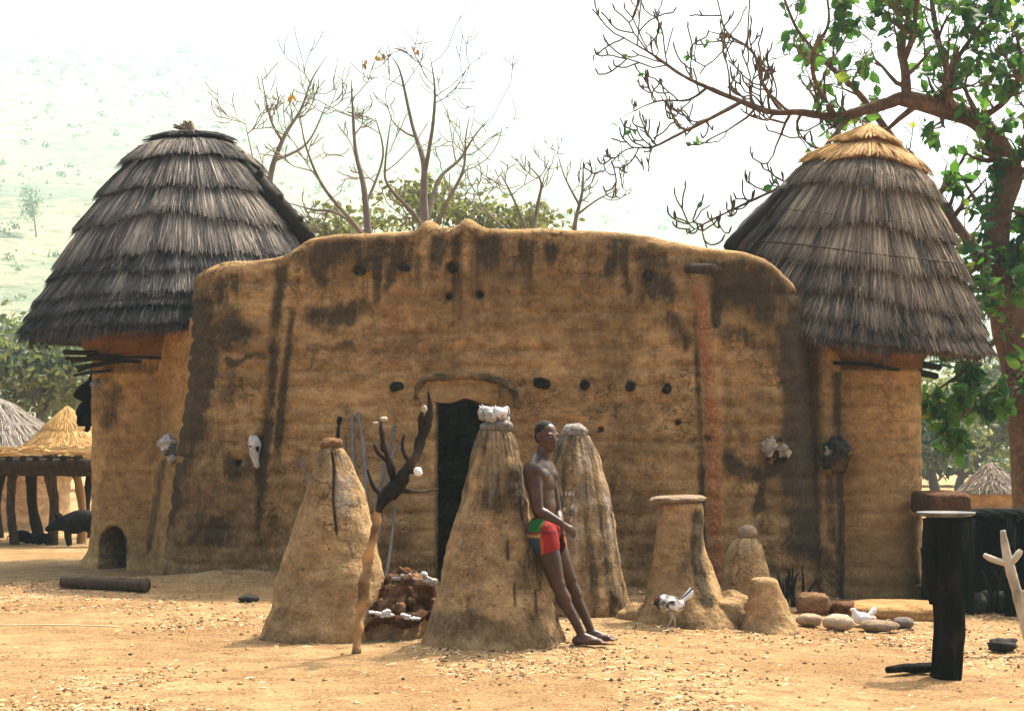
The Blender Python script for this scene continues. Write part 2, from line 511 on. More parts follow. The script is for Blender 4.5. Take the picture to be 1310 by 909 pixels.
# ------------------------------------------------------------------ ground, hill
def axis(parts):
    out = []
    for a, b, st in parts:
        out.append(np.arange(a, b, st))
    return np.concatenate(out + [np.array([parts[-1][1]])])

def build_ground():
    xs = axis([(-1500, -200, 130), (-200, -30, 17), (-30, -8, 1.0), (-8, -5, 0.12), (-5, 5, 0.035), (5, 8, 0.12), (8, 30, 1.0), (30, 200, 17), (200, 1500, 130)])
    ys = axis([(-40, 4, 4), (4, 8.6, 0.5), (8.6, 16, 0.035), (16, 20, 0.08), (20, 30, 0.4), (30, 60, 2), (60, 300, 20), (300, 2500, 200)])
    X, Y = np.meshgrid(xs, ys)
    x, y = X.ravel(), Y.ravel()
    z = gz(x, y)
    p = np.stack([x, y, np.zeros_like(x)], 1)
    near = np.exp(-np.maximum(0, np.abs(x) - 5) / 3) * np.exp(-np.maximum(0, y - 18) / 6)
    z = z + near * (0.022 * fbm(p * 1.6, 4, 3) + 0.009 * fbm(p * 9, 3, 5)) * np.where(y < 30, 1, 0)
    z = z - 0.012
    nx, ny = len(xs), len(ys)
    k = (np.arange(ny - 1)[:, None] * nx + np.arange(nx - 1)[None, :]).ravel()
    Fc = np.stack([k, k + 1, k + nx + 1, k + nx], 1)
    o = make('ground', np.stack([x, y, z], 1), Fc, M['ground'])
    tag(o, 'sunlit packed orange earth yard strewn with straw and grit', 'ground', kind='structure')
build_ground()

def hill_z(x, y):
    x = np.asarray(x, float); y = np.asarray(y, float)
    px = CX + F * x / np.maximum(y, 1)
    crest_py = np.interp(px, [-900, 0, 300, 600, 900, 1310, 2400], [-30, 20, 60, 150, 270, 380, 420])
    Yc = 950.0
    top = (HY - crest_py) / F * Yc
    t = np.clip((y - 95) / (Yc - 95), 0, 1)
    z = top * (0.12 * t + 0.88 * t ** 1.35)
    z = np.where(y > Yc, top - (y - Yc) * 0.15, z)
    q = np.stack([x, y, np.zeros_like(x)], 1)
    z = z + t * 22.0 * fbm(q * 0.006, 4, 21) + np.minimum(t * 4, 1) * 2.2 * fbm(q * 0.045, 3, 22)
    return z - 0.35 * (1 - np.minimum(t * 30, 1))

def build_hill():
    xs = np.linspace(-850, 1150, 320)
    ys = np.concatenate([np.linspace(95, 300, 110), np.linspace(303, 1250, 150)])
    X, Y = np.meshgrid(xs, ys)
    x, y = X.ravel(), Y.ravel()
    z = hill_z(x, y)
    nx, ny = len(xs), len(ys)
    k = (np.arange(ny - 1)[:, None] * nx + np.arange(nx - 1)[None, :]).ravel()
    Fc = np.stack([k, k + 1, k + nx + 1, k + nx], 1)
    o = make('hill', np.stack([x, y, z], 1), Fc, M['hill'])
    tag(o, 'hazy dry grass hillside rising behind the compound', 'hill', kind='structure')
build_hill()

def leaf_cloud(centres, sizes, v, seed=0, fold=0.35, aspect=0.55, droop=0.0, attached=False):
    """one folded leaf (two triangles) per centre, random orientation"""
    r = np.random.default_rng(seed)
    n = len(centres)
    d = r.normal(size=(n, 3)); d[:, 2] -= droop
    d /= np.linalg.norm(d, axis=1)[:, None]
    u = r.normal(size=(n, 3))
    u -= d * (u * d).sum(1)[:, None]
    u /= np.linalg.norm(u, axis=1)[:, None] + 1e-9
    w = np.cross(d, u)
    s = sizes[:, None]
    if attached:
        b = centres
    else:
        b = centres - d * s * 0.5
    pts = [b]
    for t, wd in ((0.28, 0.42), (0.62, 0.46), (1.0, 0.0), (0.62, -0.46), (0.28, -0.42)):
        pts.append(b + d * s * t + u * s * aspect * wd + w * s * (fold * 0.35 * abs(wd) - 0.12 * t * t))
    V = np.stack(pts, 1).reshape(-1, 3)
    k = np.arange(n) * 6
    Fc = np.concatenate([np.stack([k, k + 1, k + 2, k + 3], 1), np.stack([k, k + 3, k + 4, k + 5], 1)])
    return V, Fc, np.repeat(v, 6)

def build_scrub():
    r = np.random.default_rng(31)
    n = 2400
    y = 100 + 800 * r.random(n) ** 0.75
    x = (r.random(n) * 2100 - 400 - CX) * y / F
    z = hill_z(x, y)
    rad = (0.3 + 0.8 * r.random(n) ** 2) * (0.6 + y / 420)
    per = 34
    c = np.repeat(np.stack([x, y, z + rad * 0.5], 1), per, axis=0)
    rd = np.repeat(rad, per)
    off = r.normal(size=(n * per, 3)) * 0.42
    off[:, 2] = np.abs(off[:, 2]) * 1.1 - 0.25
    c = c + off * rd[:, None]
    V, Fc, v = leaf_cloud(c, 0.35 * rd * (0.6 + 0.8 * r.random(n * per)), np.clip(np.repeat(r.random(n), per) * 0.7 + 0.3 * r.random(n * per), 0, 1), 5, aspect=0.9)
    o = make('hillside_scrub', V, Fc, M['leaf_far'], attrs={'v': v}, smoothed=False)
    tag(o, 'low grey-green scrub dotting the hazy hillside', 'scrub', kind='stuff')
build_scrub()

# ------------------------------------------------------------------ haze
def build_haze():
    x0, x1, y0, y1, z0, z1 = -1600, 1600, -60, 2600, -3.0, 300.0
    V = [(x0, y0, z0), (x1, y0, z0), (x1, y1, z0), (x0, y1, z0), (x0, y0, z1), (x1, y0, z1), (x1, y1, z1), (x0, y1, z1)]
    Fc = [[0, 3, 2, 1], [4, 5, 6, 7], [0, 1, 5, 4], [1, 2, 6, 5], [2, 3, 7, 6], [3, 0, 4, 7]]
    m = bpy.data.materials.new('dusty_air')
    m.use_nodes = True
    nt = m.node_tree
    nt.nodes.remove(nt.nodes['Principled BSDF'])
    vol = nt.nodes.new('ShaderNodeVolumePrincipled')
    vol.inputs['Color'].default_value = (0.64, 0.93, 1.0, 1)
    vol.inputs['Density'].default_value = 0.00058
    vol.inputs['Anisotropy'].default_value = 0.35
    nt.links.new(vol.outputs[0], nt.nodes['Material Output'].inputs['Volume'])
    m.cycles.homogeneous_volume = True
    o = make('haze', V, Fc, m, smoothed=False)
    tag(o, 'pale dusty haze filling the air over the whole village', 'haze', kind='stuff')
build_haze()

# ------------------------------------------------------------------ the house
house = empty('mud_house', P(640, 740, 18.5) * 1.0, 'big two-towered mud house with dark doorway and cone thatch roofs', 'house')
house.location = (0.0, 18.5, 0.0)

def plan_curve(ctrl, step):
    pts = spline([Vector((XatPx(px, Y), Y, 0)) for px, Y in ctrl], 24)
    a = np.array([(p.x, p.y) for p in pts])
    d = np.concatenate([[0], np.cumsum(np.hypot(*np.diff(a, axis=0).T))])
    n = max(2, int(d[-1] / step) + 1)
    s = np.linspace(0, d[-1], n)
    x = np.interp(s, d, a[:, 0]); y = np.interp(s, d, a[:, 1])
    tx = np.gradient(x); ty = np.gradient(y)
    l = np.hypot(tx, ty)
    # left to right travel: outward (towards the camera) normal is the right-hand side
    return s, x, y, ty / l, -tx / l

def stroke_mask(px, py, pts, w, soft=0.85):
    """1 on the polyline, fading over the width (picture units on the wall's own face)"""
    best = np.full(len(px), 1e9)
    for (x0, y0), (x1, y1) in zip(pts[:-1], pts[1:]):
        dx, dy = x1 - x0, y1 - y0
        L2 = dx * dx + dy * dy + 1e-9
        t = np.clip(((px - x0) * dx + (py - y0) * dy) / L2, 0, 1)
        d = np.hypot(px - (x0 + t * dx), py - (y0 + t * dy))
        best = np.minimum(best, d)
    return 1 - smooth(w * (1 - soft), w * (1 + soft), best)

def blot(px, py, cx, cy, rx, ry):
    return 1 - smooth(0.1, 1.5, np.hypot((px - cx) / rx, (py - cy) / ry))

def course_relief(s, z, seed, per=0.19, amp=0.016):
    q = np.stack([s * 0.55, z * 0.35, np.full_like(s, seed * 3.1)], 1)
    ph = (z + 0.06 * fbm(q, 3, seed)) / per
    fr = ph - np.floor(ph)
    dist = np.minimum(fr, 1 - fr) * per
    mod = np.clip(0.55 + 0.9 * fbm(np.stack([s * 1.1, np.floor(ph + 0.5) * 3.7, np.zeros_like(s)], 1), 3, seed + 4), 0, 1.2)
    groove = np.exp(-(dist / 0.022) ** 2) * mod
    belly = np.sin(np.pi * fr) ** 0.7
    return amp * (belly - 0.6) - amp * 0.9 * groove, groove

def build_front_wall():
    ctrl = [(262, 19.2), (261, 18.6), (266, 18.15), (285, 17.95), (375, 17.72), (500, 17.5), (640, 17.3), (800, 17.08), (900, 16.98), (985, 17.0), (1008, 17.15), (1019, 17.5), (1022, 18.0), (1022, 18.6)]
    step = 0.024
    s, x, y, nx, ny = plan_curve(ctrl, step)
    pxu = CX + F * x / y
    top_px = [255, 264, 272, 290, 320, 352, 370, 384, 397, 430, 480, 530, 540, 547, 556, 566, 583, 591, 599, 608, 620, 700, 800, 840, 880, 915, 950, 978, 996, 1008, 1016, 1021, 1024]
    top_py = [358, 349, 340, 335, 334, 330, 325, 314, 306, 301, 298, 295, 288, 280, 284, 291, 291, 283, 278, 284, 292, 293, 298, 304, 313, 318, 322, 331, 345, 364, 390, 410, 425]
    tp = np.interp(pxu, top_px, top_py)
    # smooth the polyline a little
    ker = np.ones(5) / 5
    tp = np.convolve(np.pad(tp, 2, mode='edge'), ker, mode='valid')
    yf = np.minimum(y, 18.2)
    top = EYE + (HY - tp) * yf / F
    rr = 0.105
    nf = 165
    na, nb = 9, 10
    fr = np.linspace(0, 1, nf)
    z0 = -0.45
    rows_z, rows_o = [], []
    for t in fr:
        rows_z.append(z0 + (top - rr - z0) * t); rows_o.append(np.full_like(top, rr))
    for k in range(1, na + 1):
        a = math.pi * k / na
        rows_z.append(top - rr + rr * math.sin(a)); rows_o.append(np.full_like(top, rr * math.cos(a)))
    for k in range(1, nb + 1):
        rows_z.append((top - rr) + (2.2 - (top - rr)) * k / nb); rows_o.append(np.full_like(top, -rr))
    Z = np.array(rows_z); O = np.array(rows_o)
    nr, nc = Z.shape
    S = np.tile(s, (nr, 1)); PX = np.tile(pxu, (nr, 1))
    TOP = np.tile(top, (nr, 1))
    YB = np.tile(yf, (nr, 1))
    PY = HY - (Z - EYE) * F / YB
    front = np.zeros((nr, nc)); front[:nf + na // 2] = 1
    z = Z.ravel(); px = PX.ravel(); py = PY.ravel(); sr = S.ravel(); fm = front.ravel()
    # batter: the wall thickens towards its foot, most at the two ends
    h = np.clip(1 - z / np.maximum(TOP.ravel(), 0.5), 0, 1.2)
    endw = np.exp(-((px - 262) / 30) ** 2) * 0.30 + np.exp(-((px - 1015) / 26) ** 2) * 0.12 + 0.07
    off = O.ravel() + fm * endw * h ** 1.4
    q = np.stack([np.tile(x, (nr, 1)).ravel(), np.tile(y, (nr, 1)).ravel(), z], 1)
    rel, groove = course_relief(sr, z, 3)
    d = 1.0 * rel + 0.03 * fbm(q * 1.5, 4, 8) + 0.016 * fbm(q * 9, 3, 9)
    # two ribs under the horns above the door
    for c in (547, 600):
        run = smooth(272, 290, py) * (1 - smooth(420, 480, py))
        d = d + 0.06 * np.exp(-((px - c) / 9.0) ** 2) * run
    # left drip rib and groove beside it
    cl = np.interp(py, [300, 330, 400, 500, 600, 700], [388, 380, 371, 361, 353, 347])
    runl = smooth(318, 350, py)
    d = d + runl * (0.045 * np.exp(-((px - cl) / 7) ** 2) - 0.03 * np.exp(-((px - cl + 15) / 6) ** 2) - 0.025 * np.exp(-((px - cl - 13) / 5) ** 2))
    # right red rib under the spout
    cr = np.interp(py, [340, 420, 500, 600, 720], [890, 900, 907, 911, 913])
    runr = smooth(345, 380, py)
    ribr = np.exp(-(np.abs(px - cr) / 10) ** 4) * runr
    d = d + 0.07 * ribr * (1 + 0.7 * fbm(q * 20, 2, 12)) - 0.02 * np.exp(-((px - cr - 17) / 6) ** 2) * runr
    # softer rib right of the door
    d = d + 0.018 * np.exp(-((px - 664) / 8) ** 2) * smooth(330, 380, py) * (1 - smooth(470, 520, py))
    # pockets
    for hx, hy, hr in ((577, 380, 4.0), (615, 378, 4.6), (830, 354, 5.5), (462, 347, 6.0), (520, 343, 5.5), (580, 343, 5.5), (262, 588, 4.5), (312, 592, 4.5), (905, 560, 4), (770, 550, 3.5), (868, 540, 4.5)):
        d = d - 0.16 * (1 - smooth(0.55, 1.05, np.hypot(px - hx, py - hy) / hr)) * fm
    off = off + d * fm + d * 0.5 * (1 - fm)
    X = np.tile(x, (nr, 1)).ravel() + np.tile(nx, (nr, 1)).ravel() * off
    Y = np.tile(y, (nr, 1)).ravel() + np.tile(ny, (nr, 1)).ravel() * off
    # ragged top
    Zz = z + np.where(np.arange(nr)[:, None] >= nf, 1, 0).repeat(nc, 1).ravel() * 0.012 * fbm(q * np.array([3, 3, 0]), 3, 14)
    V = np.stack([X, Y, Zz], 1)
    # ---------------- stains
    st = np.zeros_like(px)
    def S_(m, a): 
        nonlocal st
        st = np.maximum(st, m * a * patchy)
    opx, opy = px, py
    wob = 16 * fbm(np.stack([px / 45, py / 60, np.zeros_like(px)], 1), 4, 40, 0.65)
    ax, ay = px + 0.9 * wob, py + 24 * fbm(np.stack([px / 40, py / 60, np.ones_like(px)], 1), 4, 41, 0.65)
    patchy = np.clip(0.85 + 0.7 * fbm(np.stack([px / 18, py / 40, np.ones_like(px)], 1), 4, 43, 0.6), 0.35, 1.1)
    # drips run down from the parapet: one-dimensional noise in px, fading with depth
    drip = np.clip(0.45 + 1.2 * fbm(np.stack([px / 16, np.zeros_like(px), py / 400], 1), 4, 45), 0, 1)
    tt = py - np.tile(tp, (nr, 1)).ravel()
    lenm = 30 + 75 * np.clip(0.5 + 0.9 * fbm(np.stack([px / 45, np.zeros_like(px), np.zeros_like(px)], 1), 3, 46), 0, 1)
    S_(drip * smooth(7, 22, tt) * (1 - smooth(lenm * 0.5, lenm, tt)), 1.0)
    drip2 = np.clip(0.3 + 1.5 * fbm(np.stack([px / 5.5, np.zeros_like(px), py / 300], 1), 3, 47), 0, 1)
    lenm2 = 60 + 160 * np.clip(0.4 + 1.1 * fbm(np.stack([px / 30, np.ones_like(px), np.zeros_like(px)], 1), 3, 48), 0, 1)
    S_(drip2 * smooth(7, 20, tt) * (1 - smooth(lenm2 * 0.3, lenm2, tt)), 0.7)
    S_(stroke_mask(ax, ay, [(404, 330), (470, 325), (528, 318)], 20), 0.75)
    S_(stroke_mask(ax, ay, [(405, 405), (470, 402)], 13), 0.85)
    S_(stroke_mask(ax, ay, [(400, 440), (460, 445)], 8), 0.45)
    S_(blot(ax, ay, 634, 325, 30, 28), 0.85)
    S_(blot(ax, ay, 570, 318, 16, 30), 0.6)
    S_(stroke_mask(ax, ay, [(515, 345), (505, 375)], 9), 0.75)
    S_(stroke_mask(ax, ay, [(706, 320), (707, 345)], 8), 0.85)
    S_(stroke_mask(ax, ay, [(768, 318), (800, 316)], 9), 0.6)
    S_(stroke_mask(ax, ay, [(794, 302), (797, 345), (810, 375)], 7), 0.8)
    S_(blot(ax, ay, 848, 368, 34, 40), 0.9)
    S_(blot(ax, ay, 838, 330, 24, 22), 0.8)
    S_(stroke_mask(ax, ay, [(830, 390), (870, 420), (880, 445)], 12), 0.7)
    S_(blot(ax, ay, 950, 365, 58, 48), 1.0)
    S_(blot(ax, ay, 985, 400, 30, 40), 0.8)
    S_(stroke_mask(ax, ay, [(918, 350), (918, 420)], 8), 0.95)
    S_(stroke_mask(ax, ay, [(935, 440), (980, 450), (1000, 470)], 16), 0.6)
    S_(stroke_mask(px, py, [(1014, 390), (1014, 470), (1015, 560), (1014, 640), (1012, 700)], 20), 1.4)
    S_(stroke_mask(ax, ay, [(1006, 560), (1004, 640)], 13), 0.95)
    S_(stroke_mask(ax, ay, [(930, 592), (960, 600), (1000, 590)], 14), 0.85)
    S_(stroke_mask(ax, ay, [(968, 600), (963, 655)], 7), 0.9)
    S_(stroke_mask(ax, ay, [(945, 560), (940, 530)], 9), 0.5)
    S_(blot(ax, ay, 975, 520, 45, 40), 0.45)
    S_(stroke_mask(ax, ay, [(1010, 660), (1018, 740)], 9), 0.85)
    S_(stroke_mask(px, py, [(890, 380), (892, 470), (896, 580), (898, 690)], 4.0), 0.8)
    S_(stroke_mask(px, py, [(928, 470), (931, 600)], 5), 0.4)
    # left section
    S_(stroke_mask(px + wob * 0.4, py, [(270, 400), (264, 520), (254, 620), (242, 720)], 19), 1.15)
    S_(stroke_mask(px + wob * 0.3, py, [(362, 370), (356, 470), (344, 560), (338, 690)], 9), 0.9)
    S_(stroke_mask(px, py, [(379, 400), (368, 500), (360, 600)], 4), 0.85)
    S_(blot(ax, ay, 300, 420, 45, 34), 0.85)
    S_(blot(ax, ay, 300, 500, 40, 50), 0.55)
    S_(blot(ax, ay, 300, 600, 50, 26), 0.75)
    S_(blot(ax, ay, 300, 680, 60, 45), 0.72)
    S_(stroke_mask(ax, ay, [(300, 462), (345, 458)], 6), 0.8)
    S_(blot(ax, ay, 275, 372, 20, 16), 0.7)
    S_(stroke_mask(ax, ay, [(400, 690), (520, 705)], 22), 0.35)
    S_(stroke_mask(ax, ay, [(820, 700), (890, 690)], 26), 0.5)
    S_(stroke_mask(ax, ay, [(770, 640), (800, 720)], 22), 0.4)
    # shade inside the pockets, painted into the colour
    for hx, hy, hr in ((577, 380, 6), (615, 378, 7), (830, 354, 9), (462, 347, 9), (520, 343, 9), (580, 343, 9)):
        S_(blot(px, py, hx, hy, hr, hr), 1.0)
    S_(groove * np.clip(0.6 + fbm(q * 1.3, 2, 50), 0, 1), 0.42)
    st = np.maximum(st, np.clip(0.2 + 0.6 * fbm(q * 0.9, 4, 51), 0, 0.4))
    red = np.clip(ribr * 1.1, 0, 1) * np.clip(0.85 + 0.6 * fbm(q * 6, 3, 52), 0.3, 1.0)
    red = np.maximum(red, 0.7 * stroke_mask(ax, ay, [(985, 702), (1010, 696), (1040, 702)], 3.5))
    red = np.maximum(red, 0.75 * blot(ax, ay, 262, 655, 34, 40) * np.clip(0.5 + 1.5 * fbm(q * 7, 3, 53), 0, 1))
    red = np.maximum(red, 0.35 * stroke_mask(px, py, [(503, 395), (503, 485)], 7))
    st = st * (1 - 0.75 * np.clip(ribr * 1.2, 0, 1))
    # clean streaks on the ribs over the door
    for c in (547, 600):
        st = st * (1 - 0.85 * np.exp(-((px - c) / 7) ** 2) * smooth(297, 306, py) * (1 - smooth(470, 490, py)))
    st = st * (0.15 + 0.85 * smooth(4, 12, tt))
    white = np.zeros_like(px)
    # ---------------- faces, leaving the doorway open
    PXv = PX; idx = np.arange(nr * nc).reshape(nr, nc)
    c0 = int(np.searchsorted(pxu, 560)); c1 = int(np.searchsorted(pxu, 627))
    ztop_door = EYE + (HY - 511) * 17.4 / F
    r1 = int(np.argmax(Z[:, (c0 + c1) // 2] > ztop_door))
    a = idx[:-1, :-1]; b = idx[:-1, 1:]; c = idx[1:, 1:]; dd = idx[1:, :-1]
    keep = np.ones((nr - 1, nc - 1), bool)
    keep[:r1, c0:c1] = False
    faces = np.stack([a[keep], b[keep], c[keep], dd[keep]], 1).tolist()
    # soften the mouth of the doorway and carry it inwards
    loop = [idx[r, c0] for r in range(0, r1)] + [idx[r1, k] for k in range(c0, c1)] + [idx[r, c1] for r in range(r1, -1, -1)]
    loopv = V[loop]
    extra, prev = [], loop
    base = len(V)
    allv = [V]
    for j, (dep, grow) in enumerate(((0.03, -0.012), (0.08, -0.02), (0.25, -0.015), (0.55, 0.0))):
        cxm = loopv[:, 0].mean()
        lv = loopv.copy()
        lv[:, 1] += dep
        lv[:, 0] += np.sign(cxm - lv[:, 0]) * (-grow) * np.minimum(1, np.abs(cxm - lv[:, 0]) / 0.1)
        cur = list(range(base, base + len(lv)))
        allv.append(lv)
        for k in range(len(lv) - 1):
            faces.append([int(prev[k]), int(prev[k + 1]), cur[k + 1], cur[k]])
        prev = cur
        base += len(lv)
    V = np.concatenate(allv)
    ex = len(V) - len(st)
    st = np.concatenate([st, np.full(ex, 0.35)]); red = np.concatenate([red, np.zeros(ex)]); white = np.concatenate([white, np.zeros(ex)])
    o = make('front_wall', V, faces, M['mud'], house, {'stain': st, 'red': red, 'white': white})
    o['label'] = 'streaked mud front wall with narrow open doorway'
    return o, (s, x, y, top)
front_wall, FW = build_front_wall()

def wall_y(px):
    """depth of the front wall's outer face at a picture column"""
    s, x, y, t = FW
    pxu = CX + F * x / y
    return float(np.interp(px, pxu, y)) - 0.13

def revolve(profile, cx, cy, nth=160, lean=None, amp=0.012, seed=0, freq=2.5, courses=0.0, sub=4, squash=1.0, th0=0.0, th1=2 * math.pi):
    """profile: list of (z, r) from the bottom upwards, resampled smoothly; returns verts, faces, unit param arrays"""
    pr = spline([Vector((r, 0, z)) for z, r in profile], sub)
    zz = np.array([p.z for p in pr]); rr = np.array([max(p.x, 0.002) for p in pr])
    d = np.concatenate([[0], np.cumsum(np.hypot(np.diff(zz), np.diff(rr)))])
    n = max(8, int(d[-1] / 0.028))
    s = np.linspace(0, d[-1], n)
    zz = np.interp(s, d, zz); rr = np.interp(s, d, rr)
    th = th0 + (th1 - th0) * np.arange(nth) / nth
    Z = np.repeat(zz, nth); Rr = np.repeat(rr, nth); TH = np.tile(th, n)
    q = np.stack([cx + Rr * np.cos(TH), cy + Rr * np.sin(TH), Z], 1)
    dd = amp * (1.3 * fbm(q * freq, 4, seed) + 0.5 * fbm(q * freq * 4.5, 3, seed + 3))
    g = np.zeros_like(Z)
    if courses:
        rel, g = course_relief(TH * np.mean(rr), Z, seed + 5, amp=courses)
        dd = dd + rel
    Rv = np.maximum(Rr + dd * np.minimum(1, Rr / 0.06), 0.001)
    X = cx + Rv * np.cos(TH); Y = cy + Rv * np.sin(TH) * squash
    if lean is not None:
        lx, ly = lean(Z)
        X = X + lx; Y = Y + ly
    V = np.stack([X, Y, Z], 1)
    idx = np.arange(n * nth).reshape(n, nth)
    a = idx[:-1]; b = np.roll(idx, -1, 1)[:-1]; c = np.roll(idx, -1, 1)[1:]; e = idx[1:]
    Fc = np.stack([a.ravel(), b.ravel(), c.ravel(), e.ravel()], 1).tolist()
    Fc.append(idx[-1].tolist())
    Fc.append(idx[0][::-1].tolist())
    return V, Fc, dict(Z=Z, R=Rr, TH=TH, q=q, g=g, n=n, nth=nth, idx=idx)

def common_stain(V, info, base=0.2, var=0.5, seed=0, cap=0.5):
    return np.clip(base + var * fbm(V * 1.4 + seed, 4, seed), 0, cap)

# ---- corner towers
LT = dict(px=248.0, Y=20.5)
LT['X'] = XatPx(LT['px'], LT['Y'])
RT = dict(px=1110.0, Y=17.9)
RT['X'] = XatPx(RT['px'], RT['Y'])

def build_tower_left():
    X, Y = LT['X'], LT['Y']
    k = Y / F
    zs = lambda py: EYE + (HY - py) * k
    rb = (248 - 121) * k
    prof = [(-0.4, rb + 0.22), (0.0, rb + 0.14), (0.18, rb + 0.05), (0.6, rb + 0.0), (1.5, rb), (zs(462), rb - 0.005), (zs(452), rb - 0.06), (zs(450), 0.3)]
    V, Fc, I = revolve(prof, X, Y, 300, amp=0.012, seed=61, courses=0.006)
    st = np.clip(common_stain(V, I, 0.1, 0.4, 61, 0.35) + 0.25 * I['g'], 0, 0.5)
    px = CX + F * V[:, 0] / V[:, 1]; py = HY - (V[:, 2] - EYE) * F / V[:, 1]
    frontm = V[:, 1] < Y
    for pts, w, a in (([(236, 560), (232, 620), (220, 720)], 6, 0.5), ([(140, 470), (230, 470)], 7, 0.6), ([(150, 500), (138, 540)], 12, 0.6), ([(228, 590), (222, 650)], 5, 0.7)):
        st = np.maximum(st, a * stroke_mask(px, py, pts, w) * frontm)
    # arched niche near the foot
    u = (px - 144) / 16.5
    w_ = np.where(py < 700, (py - 700) / 27.0, (py - 700) / 60.0)
    ins = 1 - smooth(0.86, 1.0, np.hypot(u, np.where(py < 700, w_, 0)))
    ins = ins * (py < 738) * frontm
    cut = ins > 0.5
    nrm = np.stack([np.cos(I['TH']), np.sin(I['TH'])], 1)
    V[:, 0] -= nrm[:, 0] * 0.42 * ins
    V[:, 1] -= nrm[:, 1] * 0.42 * ins
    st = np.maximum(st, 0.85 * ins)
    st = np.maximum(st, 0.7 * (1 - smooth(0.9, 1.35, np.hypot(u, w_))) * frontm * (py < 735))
    o = make('tower', V, Fc, M['mud_tower'], house, {'stain': st, 'red': np.zeros(len(V)), 'white': np.zeros(len(V))})
    o['label'] = 'plain round mud tower with an arched hole at its foot'
    return o
tower_l = build_tower_left()

def build_tower_right():
    X, Y = RT['X'], RT['Y']
    k = Y / F
    zs = lambda py: EYE + (HY - py) * k
    rb = (1178 - RT['px']) * k
    prof = [(-0.6, rb + 0.12), (-0.1, rb + 0.05), (0.4, rb + 0.0), (1.2, rb - 0.01), (zs(490), rb - 0.015), (zs(474), rb - 0.03), (zs(470), 0.3)]
    V, Fc, I = revolve(prof, X, Y, 260, amp=0.012, seed=71, courses=0.010)
    st = np.clip(common_stain(V, I, 0.1, 0.35, 71, 0.3) + 0.3 * I['g'], 0, 0.5)
    o = make('tower', V, Fc, M['mud_tower'], house, {'stain': st, 'red': np.zeros(len(V)), 'white': np.zeros(len(V))})
    o['label'] = 'round mud tower without openings'
    return o
tower_r = build_tower_right()

def build_granaries():
    X, Y = LT['X'], LT['Y']; k = Y / F
    zs = lambda py: EYE + (HY - py) * k
    rb = (248 - 118) * k
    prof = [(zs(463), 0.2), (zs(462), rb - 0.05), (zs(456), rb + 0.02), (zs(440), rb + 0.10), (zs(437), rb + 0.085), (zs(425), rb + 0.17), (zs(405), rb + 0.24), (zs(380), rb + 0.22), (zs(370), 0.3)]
    V, Fc, I = revolve(prof, X, Y, 200, amp=0.010, seed=81, sub=5)
    st = common_stain(V, I, 0.0, 0.3, 81, 0.25)
    for nm, vv, ff in (('granary', V, Fc),):
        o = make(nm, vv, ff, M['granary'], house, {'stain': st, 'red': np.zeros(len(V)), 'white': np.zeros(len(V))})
        o['label'] = 'orange mud granary bowl under the dark grey thatch'
    X, Y = RT['X'], RT['Y']; k = Y / F
    zs = lambda py: EYE + (HY - py) * k
    rb = (1178 - RT['px']) * k
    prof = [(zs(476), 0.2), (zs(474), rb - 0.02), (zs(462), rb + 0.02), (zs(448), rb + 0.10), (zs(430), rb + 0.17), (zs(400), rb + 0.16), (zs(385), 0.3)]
    V, Fc, I = revolve(prof, X, Y, 200, amp=0.012, seed=83, sub=5)
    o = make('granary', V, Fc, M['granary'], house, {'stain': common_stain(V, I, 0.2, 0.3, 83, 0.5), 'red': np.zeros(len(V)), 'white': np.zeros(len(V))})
    o['label'] = 'rusty mud granary bowl under the gold-topped thatch'
build_granaries()

